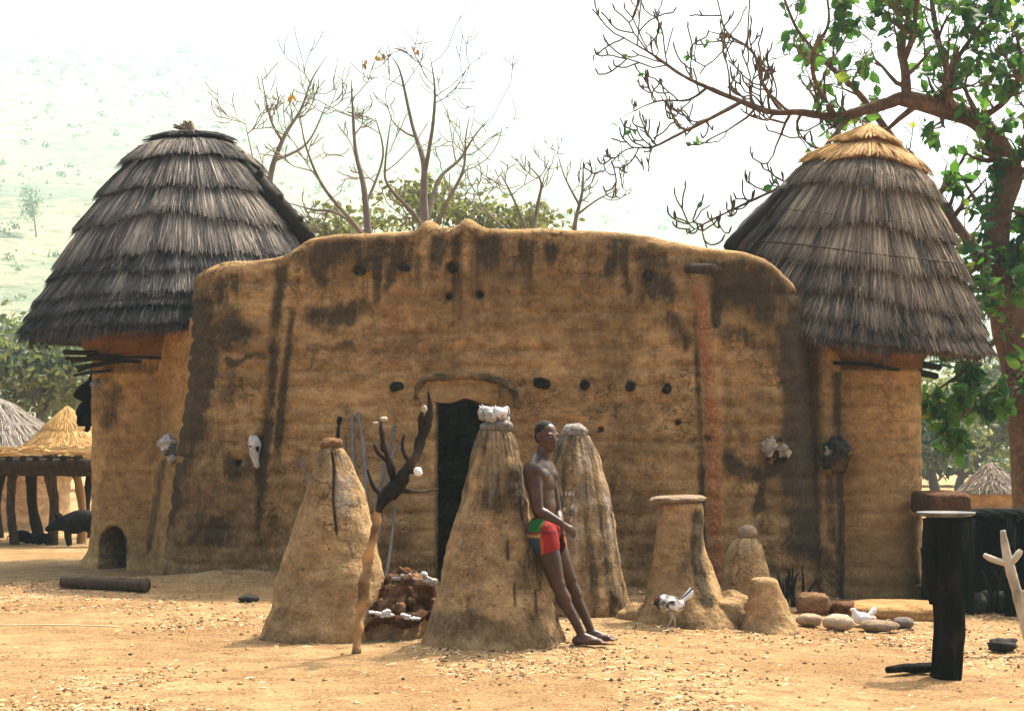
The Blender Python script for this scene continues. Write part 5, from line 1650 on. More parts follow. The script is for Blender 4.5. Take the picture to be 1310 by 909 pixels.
def build_shelter():
    Yf, Yr = 24.2, 25.9
    root = empty('timber_shelter', GP(50, Yf), 'low open timber shelter on crooked posts beside the left tower', 'shelter')
    k = Yf / F
    zt = EYE + (HY - 592) * k
    posts = [(20, 16, Yf, 0.07), (66, 64, Yf - 0.1, 0.085), (52, 40, Yf + 0.9, 0.09), (104, 98, Yf + 0.3, 0.07), (112, 116, Yr, 0.08), (-20, -24, Yf, 0.08), (0, 2, Yr, 0.07)]
    for j, (a, b, Y, rr) in enumerate(posts):
        g = GP(a, Y); t = P(b, 600, Y); t.z = zt - 0.18
        mid = g.lerp(t, 0.5) + Vector((0.05 * (1 if j % 2 else -1), 0, 0))
        V, Fc = tube(spline([g + Vector((0, 0, -0.1)), mid, t], 6), lerp_list([rr * 1.1, rr * 0.85, rr], 13), 10, rough=0.3, seed=j)
        o = MB().add(V, Fc, 0.62 if j in (0, 1, 3) else 0.3).build('post', M['wood_dark'] if j != 3 else M['wood_tan'], root)
        # forked head
        for s in (-1, 1):
            V, Fc = tube([t + Vector((0, 0, -0.05)), t + Vector((s * 0.09, 0, 0.12))], [rr * 0.8, rr * 0.55], 8, rough=0.3, seed=j + 40)
            MB().add(V, Fc, 0.4).build('fork', M['wood_dark'], o)
    for j, (Y, dz) in enumerate(((Yf - 0.15, -0.12), (Yf - 0.25, -0.02), (Yr, -0.1))):
        A = P(-160, 600, Y); B = P(121 if j < 2 else 140, 600, Y); A.z = zt + dz - 0.02; B.z = zt + dz
        V, Fc = tube(spline([A, A.lerp(B, 0.5) + Vector((0, 0, 0.03)), B], 8), [0.085] * 17, 12, rough=0.22, seed=j)
        MB().add(V, Fc, 0.55 if j < 2 else 0.2).build('beam', M['wood_dark'], root)
    r = np.random.default_rng(6)
    for j in range(16):
        x = XatPx(-150 + 17 * j, Yf)
        V, Fc = tube([(x, Yf - 0.32, zt + 0.06 + 0.02 * r.random()), (x + 0.03, Yr + 0.3, zt + 0.06)], 0.045, 8, rough=0.25, seed=j)
        MB().add(V, Fc, 0.35).build('roof_pole', M['wood_dark'], root)
    # layer of dry stalks on top
    n = 1500
    bx = r.random(n) * (XatPx(124, Yf) - XatPx(-160, Yf)) + XatPx(-160, Yf); by = Yf - 0.38 + 2.3 * r.random(n)
    bz = zt + 0.11 + 0.10 * r.random(n)
    an = r.normal(size=n) * 0.7
    ln = 0.2 + 0.35 * r.random(n)
    B = np.stack([bx, by, bz], 1); E = B + np.stack([np.cos(an) * ln, np.sin(an) * ln, r.normal(size=n) * 0.03], 1)
    side = np.tile(np.array([0.0, 0.5, 0.86]), (n, 1))
    SV, SF = strips(B, E, side, 0.014, 0.008)
    o = make('stalk_layer', SV, SF, M['thatch_gold'], root, {'v': np.repeat(np.clip(0.55 + 0.3 * r.normal(size=n), 0, 1), 6)}, smoothed=False)
    o['kind'] = 'stuff'; o['label'] = 'ragged layer of dry yellow stalks'
    # heap of fresh golden thatch stored on it
    hay = empty('thatch_heap', P(85, 580, Yf + 0.7), 'peaked heap of fresh golden thatch on the timber shelter', 'thatch heap')
    simple_thatch(hay, (XatPx(86, Yf + 0.8), Yf + 0.8, zt + 0.12), 0.76, 0.74, 'thatch_gold', 0.45, 405, 9000, 'straw', 2, 0.05)
build_shelter()

# ------------------------------------------------------------------ remeshed bodies
def remesh(name, pieces, mat, parent, voxel, smooth_it=6, v=None, origin=None):
    mb = MB()
    for V, Fc in pieces:
        mb.add(V, Fc)
    o = mb.build(name, mat, parent, origin=origin)
    md = o.modifiers.new('r', 'REMESH'); md.mode = 'VOXEL'; md.voxel_size = voxel; md.use_smooth_shade = True
    if smooth_it:
        sm = o.modifiers.new('s', 'SMOOTH'); sm.factor = 0.5; sm.iterations = smooth_it
    dg = bpy.context.evaluated_depsgraph_get()
    me = bpy.data.meshes.new_from_object(o.evaluated_get(dg))
    o.modifiers.clear()
    old = o.data
    o.data = me
    bpy.data.meshes.remove(old)
    co = np.empty(len(me.vertices) * 3); me.vertices.foreach_get('co', co); co = co.reshape(-1, 3) + np.array(world_loc(o))
    for an in list(me.attributes):
        if an.name == 'v': me.attributes.remove(an)
    at = me.attributes.new('v', 'FLOAT', 'POINT')
    vals = np.full(len(co), 0.5) if v is None else np.asarray(v(co))
    at.data.foreach_set('value', vals.astype(np.float32))
    if not me.materials: me.materials.append(mat)
    me.polygons.foreach_set('use_smooth', [True] * len(me.polygons))
    return o, co

def cap(a, ra, b, rb, n=16, flat=None):
    """tapered capsule; flat=(axis vector, factor) squashes it"""
    a, b = Vector(a), Vector(b)
    ax = (b - a); L = ax.length; ax = ax / L if L > 1e-6 else Vector((0, 0, 1))
    pts, rad = [], []
    for t in (-1, -0.85, -0.5, 0.0):
        pts.append(a + ax * ra * t); rad.append(max(ra * math.sqrt(max(0, 1 - t * t)), 0.001))
    for t in (0.33, 0.66):
        pts.append(a.lerp(b, t)); rad.append(ra + (rb - ra) * t)
    for t in (0.0, 0.5, 0.85, 1):
        pts.append(b + ax * rb * t); rad.append(max(rb * math.sqrt(max(0, 1 - t * t)), 0.001))
    V, Fc = tube(pts, rad, n)
    if flat is not None:
        d = np.array(Vector(flat[0]).normalized()); c = np.array(a)
        h = (V - c) @ d
        V = V - np.outer(h * (1 - flat[1]), d)
    return V, Fc

def ell(c, r, rot=None, n=20):
    V, Fc = blob((0, 0, 0), r[0], r[1], r[2], 0.0, 0, n, 14)
    if rot is not None:
        V = V @ np.array(rot).T
    return V + np.array(tuple(c)), Fc

# ------------------------------------------------------------------ the young man
def build_person():
    foot_y = 12.0
    root = empty('person', G(745, 826), 'shirtless young man in patchwork shorts leaning back against a mud cone', 'person')
    Yc = 12.08
    HB = 11.96   # nearer (right) side
    HL = 12.22   # farther (left) side
    fwd = Vector((0.88, -0.47, 0)); left = Vector((0.47, 0.88, 0)); upv = Vector((0, 0, 1))
    J = {}
    J['neck'] = P(692, 588, Yc); J['chest'] = P(690, 613, Yc); J['belly'] = P(695, 646, Yc); J['pelvis'] = P(697, 677, Yc)
    J['shR'] = P(683, 602, HB); J['shL'] = P(700, 601, HL + 0.03)
    J['elR'] = P(689, 653, HB - 0.05); J['wrR'] = P(717, 668, HB - 0.06)
    J['elL'] = P(713, 655, HL + 0.05); J['wrL'] = P(718, 682, Yc + 0.02)
    J['hipR'] = P(695, 683, HB + 0.03); J['hipL'] = P(703, 683, HL - 0.03)
    J['knR'] = P(713, 747, HB); J['knL'] = P(728, 741, HL)
    gR = G(745, 826)
    J['anR'] = Vector((XatPx(744, HB), HB, gzs(0.55, HB) + 0.075)); J['anL'] = Vector((XatPx(756, HL), HL, gzs(0.6, HL) + 0.075))
    T = []
    # trunk: rib cage narrowing to the waist
    spine = (J['neck'] - J['pelvis']).normalized()
    rot = Matrix((left, fwd - spine * fwd.dot(spine), spine)).transposed()
    rot = Matrix((Vector(left), Vector(spine.cross(left)).normalized(), spine)).transposed()
    def tor(p, w, d, h, sh=0.0):
        T.append(ell(p + fwd * sh, (w, d, h), rot))
    tor(J['chest'] + upv * 0.055, 0.155, 0.098, 0.115)
    tor(J['chest'] + upv * -0.02, 0.150, 0.105, 0.13, 0.004)
    tor(J['chest'].lerp(J['belly'], 0.6), 0.128, 0.088, 0.13)
    tor(J['belly'], 0.122, 0.086, 0.12)
    tor(J['pelvis'], 0.145, 0.105, 0.11, -0.004)
    tor(J['pelvis'] - upv * 0.03, 0.14, 0.11, 0.09, -0.02)
    # pectorals and shoulder blades
    for s in (-1, 1):
        T.append(ell(J['chest'] + left * 0.068 * s + fwd * 0.066 + upv * 0.030, (0.075, 0.045, 0.055), rot))
        T.append(ell(J['chest'] + left * 0.06 * s - fwd * 0.055 + upv * 0.05, (0.06, 0.04, 0.085), rot))
    T.append(cap(J['neck'] - upv * 0.02, 0.062, J['neck'] + upv * 0.055 + fwd * 0.02, 0.05))
    for a in ('shR', 'shL'):
        T.append(cap(J['neck'] + upv * 0.012 - fwd * 0.015, 0.055, J[a] + upv * 0.02, 0.052))
        T.append(ell(J[a], (0.066, 0.066, 0.07)))
    # arms
    for s, el, wr in (('shR', 'elR', 'wrR'), ('shL', 'elL', 'wrL')):
        a, e, w = J[s], J[el], J[wr]
        T.append(cap(a, 0.056, a.lerp(e, 0.45), 0.050)); T.append(cap(a.lerp(e, 0.45), 0.050, e, 0.037))
        T.append(cap(e, 0.038, e.lerp(w, 0.3), 0.041)); T.append(cap(e.lerp(w, 0.3), 0.041, w, 0.026))
    # legs
    for hp, kn, an in (('hipR', 'knR', 'anR'), ('hipL', 'knL', 'anL')):
        h, k, a = J[hp], J[kn], J[an]
        T.append(cap(h, 0.094, h.lerp(k, 0.5), 0.082)); T.append(cap(h.lerp(k, 0.5), 0.082, k, 0.056))
        T.append(ell(k + fwd * 0.012, (0.05, 0.05, 0.055)))
        sh = (a - k).normalized()
        cal = k.lerp(a, 0.28) - fwd * 0.018
        T.append(cap(k, 0.048, k.lerp(a, 0.3), 0.053)); T.append(cap(cal, 0.054, k.lerp(a, 0.65), 0.039)); T.append(cap(k.lerp(a, 0.6), 0.040, a, 0.031))
        # foot: heel, ball, toes
        dirf = Vector((0.97, -0.22, 0)).normalized(); sd = Vector((0.22, 0.97, 0))
        z = a.z - 0.075
        heel = Vector((a.x, a.y, z + 0.032)) - dirf * 0.04
        ball = Vector((a.x, a.y, z + 0.026)) + dirf * 0.135
        T.append(cap(heel, 0.034, ball, 0.026)); T.append(cap(Vector((a.x, a.y, z + 0.06)), 0.036, ball, 0.024))
        T.append(cap(heel + sd * 0.012, 0.03, ball + sd * 0.03, 0.022)); T.append(cap(heel - sd * 0.008, 0.03, ball - sd * 0.025, 0.024))
        for j in range(5):
            b0 = ball + sd * (0.032 - 0.017 * j) - upv * 0.006
            T.append(cap(b0, 0.014, b0 + dirf * ((0.058, 0.052, 0.047, 0.042, 0.036)[j] if an == 'anL' else (0.036, 0.042, 0.047, 0.052, 0.060)[j]) - upv * 0.006, 0.0095 if j not in (0, 4) else 0.011, 10))
    # hands
    def hand(w, d, nrm, curl, side_thumb):
        d = d.normalized(); nrm = (nrm - d * nrm.dot(d)).normalized(); sd = d.cross(nrm).normalized()
        pc = w + d * 0.045
        T.append(cap(w, 0.024, w + d * 0.08, 0.030, 14, (nrm, 0.55)))
        for j in range(4):
            o = sd * (-0.027 + 0.018 * j)
            b0 = w + d * 0.078 + o
            L = (0.036, 0.042, 0.039, 0.031)[j]
            d1 = (d * math.cos(curl * 0.5) + nrm * math.sin(curl * 0.5)); d2 = (d * math.cos(curl * 1.3) + nrm * math.sin(curl * 1.3)); d3 = (d * math.cos(curl * 2.0) + nrm * math.sin(curl * 2.0))
            p1 = b0 + d1 * L; p2 = p1 + d2 * L * 0.75; p3 = p2 + d3 * L * 0.5
            T.append(cap(b0, 0.0095, p1, 0.0088, 10)); T.append(cap(p1, 0.0088, p2, 0.008, 10)); T.append(cap(p2, 0.008, p3, 0.0068, 10))
        t0 = w + d * 0.025 + sd * side_thumb * 0.022
        t1 = t0 + (d * 0.6 + sd * side_thumb * 0.75 + nrm * 0.25).normalized() * 0.042
        t2 = t1 + (d * 0.9 + sd * side_thumb * 0.2 + nrm * 0.3).normalized() * 0.032
        T.append(cap(t0, 0.013, t1, 0.0105, 10)); T.append(cap(t1, 0.0105, t2, 0.008, 10))
    dR = (J['wrR'] - J['elR']).normalized()
    hand(J['wrR'], (dR + Vector((0.1, 0.05, -0.25))), Vector((-0.3, 0.9, -0.3)), 0.55, -1)
    hand(J['wrL'], Vector((0.15, -0.2, -0.9)), Vector((-0.75, -0.5, 0)), 0.45, 1)
    # head: skull, jaw, nose, lips, ears; turned towards the camera and right
    look = Vector((0.60, -0.80, -0.05)).normalized()
    hs = Vector((0.80, 0.60, 0)).normalized(); hu = hs.cross(look).normalized()
    if hu.z < 0: hu = -hu
    hc = P(700, 558, Yc - 0.01)
    hrot = Matrix((hs, look, hu)).transposed()
    def H(x, y, z): return hc + hs * x + look * y + hu * z
    T.append(ell(H(0, -0.012, 0.022), (0.073, 0.090, 0.085), hrot))
    T.append(ell(H(0, 0.012, -0.025), (0.062, 0.074, 0.075), hrot))
    T.append(ell(H(0, 0.032, -0.072), (0.045, 0.048, 0.040), hrot))
    T.append(ell(H(0, 0.058, -0.100), (0.024, 0.02, 0.018), hrot))
    T.append(cap(J['neck'] + upv * 0.02, 0.052, H(0, -0.02, -0.07), 0.05))
    T.append(cap(H(0, 0.080, 0.008), 0.011, H(0, 0.098, -0.030), 0.014, 10))
    for s in (-1, 1):
        T.append(ell(H(0.016 * s, 0.088, -0.034), (0.012, 0.012, 0.010), hrot, 12))
        T.append(ell(H(0.03 * s, 0.074, 0.018), (0.026, 0.012, 0.010), hrot, 12))
        T.append(ell(H(0.042 * s, 0.055, -0.022), (0.02, 0.02, 0.018), hrot, 12))
        T.append(ell(H(0.074 * s, -0.012, -0.01), (0.011, 0.020, 0.034), hrot, 12))
    T.append(ell(H(0, 0.083, -0.058), (0.026, 0.013, 0.0085), hrot, 12)); T.append(ell(H(0, 0.081, -0.073), (0.024, 0.013, 0.009), hrot, 12))
    body, co = remesh('body', T, M['skin'], root, 0.0075, 4, v=lambda c: np.clip(0.52 + 0.25 * fbm(c * 6, 3, 2) + 0.25 * smooth(0.12, 0.0, c[:, 2]), 0, 1))
    # hair: short cap
    hp = [ell(H(0, -0.026, 0.040), (0.0765, 0.087, 0.0775), hrot), ell(H(0, -0.055, -0.005), (0.066, 0.053, 0.06), hrot)]
    cut = []
    remesh('hair', hp, M['hair'], root, 0.008, 3)
    for s in (-1, 1):
        e = H(0.030 * s, 0.0755, 0.000)
        V, Fc = ell(e, (0.0125, 0.009, 0.006), hrot, 14)
        eye = MB().add(V, Fc, 0.22).build('eye', M['eye'], root)
        V, Fc = ell(e + look * 0.007 + hs * 0.003, (0.0062, 0.005, 0.0065), hrot, 10)
        MB().add(V, Fc, 0.0).build('iris', M['eye'], eye)
    # shorts
    S = []
    S.append(ell(J['pelvis'] + upv * 0.015, (0.157, 0.122, 0.10), rot))
    S.append(ell(J['pelvis'] - upv * 0.035 - fwd * 0.018, (0.157, 0.130, 0.10), rot))
    for hp_, kn in (('hipR', 'knR'), ('hipL', 'knL')):
        h, k = J[hp_], J[kn]
        S.append(cap(h, 0.104, h.lerp(k, 0.24), 0.100, 20))
    so, sc = remesh('shorts', S, M['skin'], root, 0.010, 5)
    me = so.data
    # open the leg ends and the waist by trimming to the garment's own extent is not needed: thighs and belly fill them
    # patchwork print, laid out on the cloth (along = down the leg, across = round it)
    rel = sc - np.array(J['pelvis'])
    along = -(rel @ np.array(spine)); across = rel @ np.array(fwd); lat = rel @ np.array(left)
    wv = 0.006 * fbm(sc * 14, 2, 5)
    u = across + wv + 0.35 * along * 0; w = along + wv
    red, dred, green, blue, yel, orange = (0.27, 0.020, 0.020), (0.17, 0.016, 0.028), (0.02, 0.14, 0.03), (0.02, 0.06, 0.08), (0.38, 0.24, 0.06), (0.40, 0.09, 0.02)
    colr = np.tile(np.array(red), (len(sc), 1))
    near = lat < 0.04
    def put(mk, c): colr[mk] = c
    put((u < -0.075), dred)
    put(near & (u > -0.07) & (u < 0.055) & (w < 0.008), green)
    put(near & (u > -0.085) & (u < 0.06) & (w > 0.025) & (w < 0.045), yel)
    put(near & (u > -0.06) & (u < 0.05) & (w >= 0.05), blue)
    put(near & (u > 0.055) & (u < 0.075) & (w > 0.05), orange)
    put(~near & (w > 0.03), orange)
    put((w > 0.005) & (w < 0.022), dred)
    put(w < -0.085, dred)
    ca = me.attributes.new('print', 'FLOAT_COLOR', 'POINT')
    ca.data.foreach_set('color', np.concatenate([colr, np.ones((len(colr), 1))], 1).astype(np.float32).ravel())
    m, nt, N, L, bs = new_mat('patchwork_cloth')
    L.new(n_mix(nt, 0.5, n_attr(nt, 'print', 'Color'), n_ramp(nt, n_noise(nt, 60, 4, 0.7, n_pos(nt)), [(0.3, 0.55), (0.7, 1.15)]), 'MULTIPLY'), bs.inputs['Base Color'])
    bs.inputs['Roughness'].default_value = 0.85
    n_bump(nt, n_noise(nt, 22, 4, 0.6, n_pos(nt), (1, 1, 0.4)), bs, 0.7, 0.02)
    me.materials.clear(); me.materials.append(m)
    so['label'] = 'short red, green, yellow and blue patchwork shorts'
build_person()

# ------------------------------------------------------------------ animals
def build_hen(px, py, label, facing, scale, coat, white_hen):
    g = G(px, py)
    root = empty('hen', g, label, 'hen', 'hens in the yard')
    f = Vector((facing, -0.25, 0)).normalized(); s = Vector((-f.y, f.x, 0)); u = Vector((0, 0, 1))
    k = scale
    lift = 0.11 * k if not white_hen else 0.0
    c = g + u * (lift + 0.085 * k)
    fr = Matrix((f, s, u)).transposed()
    T = [ell(c, (0.125 * k, 0.075 * k, 0.075 * k), fr), ell(c + f * 0.06 * k + u * 0.02 * k, (0.07 * k, 0.06 * k, 0.07 * k), fr)]
    nk = c + f * 0.11 * k + u * (0.11 if white_hen else 0.02) * k
    T.append(cap(c + f * 0.07 * k + u * 0.03 * k, 0.05 * k, nk, 0.028 * k))
    T.append(ell(nk + f * 0.012 * k, (0.034 * k, 0.026 * k, 0.028 * k), fr))
    rr = np.random.default_rng(5)
    if white_hen:
        vf = lambda q: np.clip(0.95 + 0.15 * fbm(q * 20, 2, 3), 0, 1)
    else:
        vf = lambda q: np.clip(0.3 + 1.6 * fbm(q * 16, 3, 8) + 0.3 * ((q - np.array(c)) @ np.array(-f)) / 0.1, 0, 1)
    remesh('body', T, M['feather'], root, 0.009, 3, v=vf)
    # tail feathers
    tb = c - f * 0.09 * k + u * 0.03 * k
    for j in range(7):
        a = -0.5 + j / 6.0
        tip = tb - f * 0.085 * k + u * (0.085 + 0.02 * (j % 2)) * k + s * a * 0.10 * k
        V, Fc = tube(spline([tb, tb.lerp(tip, 0.55) - f * 0.02 * k, tip], 4), lerp_list([0.02 * k, 0.024 * k, 0.006 * k], 9), 6)
        MB().add(V, Fc, 0.95 if (white_hen or j % 3 == 0) else 0.1).build('tail_feather', M['feather'], root)
    for sd in (-1, 1):
        V, Fc = ell(c + s * 0.062 * k * sd - f * 0.02 * k, (0.085 * k, 0.02 * k, 0.045 * k), fr)
        MB().add(V, Fc, 0.9 if white_hen else np.clip(0.3 + 1.5 * fbm(V * 22, 2, 4), 0, 1)).build('wing', M['feather'], root)
        if not white_hen:
            hip = c + s * 0.03 * k * sd - u * 0.05 * k; ft = Vector((hip.x, hip.y, 0)) + f * 0.05 * k * sd; ft.z = gzs(ft.x, ft.y) - 0.004
            V, Fc = tube([hip, hip.lerp(ft, 0.5) - f * 0.02 * k, ft], [0.018 * k, 0.009 * k, 0.007 * k], 6)
            leg = MB().add(V, Fc, 0.5).build('leg', M['wood_pale'], root)
            for t in (-0.5, 0, 0.5):
                d = (f + s * t).normalized()
                V, Fc = tube([ft + u * 0.006, ft + d * 0.04 * k + u * 0.004], [0.006 * k, 0.003 * k], 5)
                MB().add(V, Fc, 0.5).build('toe', M['wood_pale'], leg)
    V, Fc = ell(nk + f * 0.01 * k + u * 0.03 * k, (0.022 * k, 0.006 * k, 0.014 * k), fr, 10)
    MB().add(V, Fc, 0.5).build('comb', M['red'], root)
    V, Fc = tube([nk + f * 0.035 * k, nk + f * 0.065 * k - u * 0.004 * k], [0.011 * k, 0.002 * k], 6)
    MB().add(V, Fc, 0.6).build('beak', M['wood_tan'], root)
build_hen(858, 803, 'speckled black and white hen before the slab-topped pillar', -1, 1.0, None, False)
build_hen(1102, 799, 'small white hen resting among the stones', -1, 0.72, None, True)

def build_pig(px, py, s, label, facing, name, lying, group=None):
    g = G(px, py)
    root = empty(name, g, label, name, group)
    f = Vector((facing, -0.1, 0)).normalized(); sd = Vector((-f.y, f.x, 0)); u = Vector((0, 0, 1))
    fr = Matrix((f, sd, u)).transposed()
    lift = 0.0 if lying else 0.16 * s
    c = g + u * (lift + 0.14 * s)
    T = [ell(c - f * 0.14 * s, (0.17 * s, 0.14 * s, 0.15 * s), fr), ell(c + f * 0.10 * s, (0.17 * s, 0.135 * s, 0.145 * s), fr), ell(c + u * 0.03 * s, (0.24 * s, 0.12 * s, 0.14 * s), fr)]
    hd = c + f * 0.31 * s - u * 0.02 * s
    T += [cap(c + f * 0.18 * s, 0.12 * s, hd, 0.085 * s), cap(hd, 0.08 * s, hd + f * 0.13 * s - u * 0.06 * s, 0.042 * s)]
    for a in (-0.2, 0.17):
        for b in (-1, 1):
            top = c + f * a * s + sd * 0.08 * s * b
            if lying:
                T.append(cap(top - u * 0.06 * s, 0.05 * s, top - u * 0.10 * s + f * 0.1 * s, 0.03 * s))
            else:
                ft = Vector((top.x, top.y, g.z)); kn = top.lerp(ft, 0.55) + f * (0.02 if a > 0 else -0.025) * s
                T += [cap(top, 0.062 * s, kn, 0.036 * s), cap(kn, 0.036 * s, ft + u * 0.02 * s, 0.026 * s)]
    remesh('body', T, M['goat'], root, 0.016 * s, 4, v=lambda q: np.clip(0.35 + 0.3 * fbm(q * 5, 3, 4), 0, 0.72))
    for b in (-1, 1):
        e = hd + sd * 0.06 * s * b + u * 0.05 * s
        V, Fc = tube([e, e + u * 0.06 * s + sd * 0.03 * s * b - f * 0.01 * s, e + u * 0.11 * s + sd * 0.035 * s * b + f * 0.03 * s], [0.03 * s, 0.034 * s, 0.004 * s], 8)
        MB().add(V, Fc, 0.5).build('ear', M['goat'], root)
    V, Fc = tube(spline([c - f * 0.3 * s + u * 0.05 * s, c - f * 0.37 * s - u * 0.02 * s, c - f * 0.36 * s - u * 0.1 * s], 4), lerp_list([0.016 * s, 0.012 * s, 0.005 * s], 9), 6)
    MB().add(V, Fc, 0.4).build('tail', M['goat'], root)
build_pig(106, 698, 1.12, 'black pig standing in the shade beside the left tower', -1, 'pig', False, 'pigs by the timber shelter')
build_pig(28, 694, 0.62, 'small black pig lying by the leftmost shelter post', 1, 'pig', True, 'pigs by the timber shelter')
build_pig(55, 696, 0.55, 'smallest black pig lying between two shelter posts', -1, 'pig', True, 'pigs by the timber shelter')

# ------------------------------------------------------------------ trees
class Tree:
    def __init__(s, seed):
        s.r = np.random.default_rng(seed); s.wood = MB(); s.twig = MB(); s.leafpos = []; s.leafdir = []; s.buds = []
    def limb(s, pts, radii, k=6, n=10, rough=0.15, thin=False):
        sp = spline(pts, k)
        rr = np.interp(np.linspace(0, 1, len(sp)), np.linspace(0, 1, len(radii)), radii)
        V, Fc = tube(sp, rr.tolist(), n, rough=rough, seed=int(s.r.integers(99)))
        va = np.clip(0.5 + 0.35 * fbm(V * 4, 3, 3), 0, 1)
        (s.twig if thin else s.wood).add(V, Fc, va)
        return sp, rr
    def grow(s, p, d, L, r, lev, spread=0.7, up=0.15, kids=(3, 5), n=5, maxlev=2, leaf=True, curl=0.22, rmin=0.0065):
        R_ = s.r
        m = 5
        pts = [Vector(p)]
        d = Vector(d).normalized()
        for i in range(m):
            d = (d + Vector(R_.normal(size=3) * curl) + Vector((0, 0, up * (0.5 + i * 0.25)))).normalized()
            pts.append(pts[-1] + d * (L / m))
        rr = [max(rmin, r * (1 - 0.75 * i / m)) for i in range(m + 1)]
        V, Fc = tube(pts, rr, n if lev == 0 else 4, cap=False)
        s.twig.add(V, Fc, 0.4 + 0.3 * R_.random())
        if lev < maxlev:
            for _ in range(int(R_.integers(kids[0], kids[1] + 1))):
                i = int(R_.integers(1, m + 1))
                dd = (pts[i] - pts[i - 1]).normalized()
                side = Vector(R_.normal(size=3)); side = (side - dd * side.dot(dd)).normalized()
                s.grow(pts[i], dd * (1 - spread * 0.5) + side * spread, L * (0.45 + 0.25 * R_.random()), rr[i] * 0.7, lev + 1, spread, up, kids, n, maxlev, leaf, curl, rmin)
        if lev >= maxlev - 1:
            s.leafpos.append(pts[-1]); s.leafdir.append(d)
            if leaf and lev == maxlev: s.leafpos.append(pts[3]); s.leafdir.append(d)

def sprout(tree, sp, rr, n, t0, t1, L, spread=0.9, up=0.2, **kw):
    R_ = tree.r
    for _ in range(n):
        t = t0 + (t1 - t0) * R_.random()
        i = min(len(sp) - 2, max(1, int(t * (len(sp) - 1))))
        dd = (sp[i + 1] - sp[i - 1]).normalized()
        side = Vector(R_.normal(size=3)); side = (side - dd * side.dot(dd)).normalized()
        tree.grow(sp[i], dd * 0.5 + side * spread, L * (0.5 + 0.9 * R_.random()), min(rr[i] * 0.55, 0.05), 0, spread * 0.8, up, **kw)

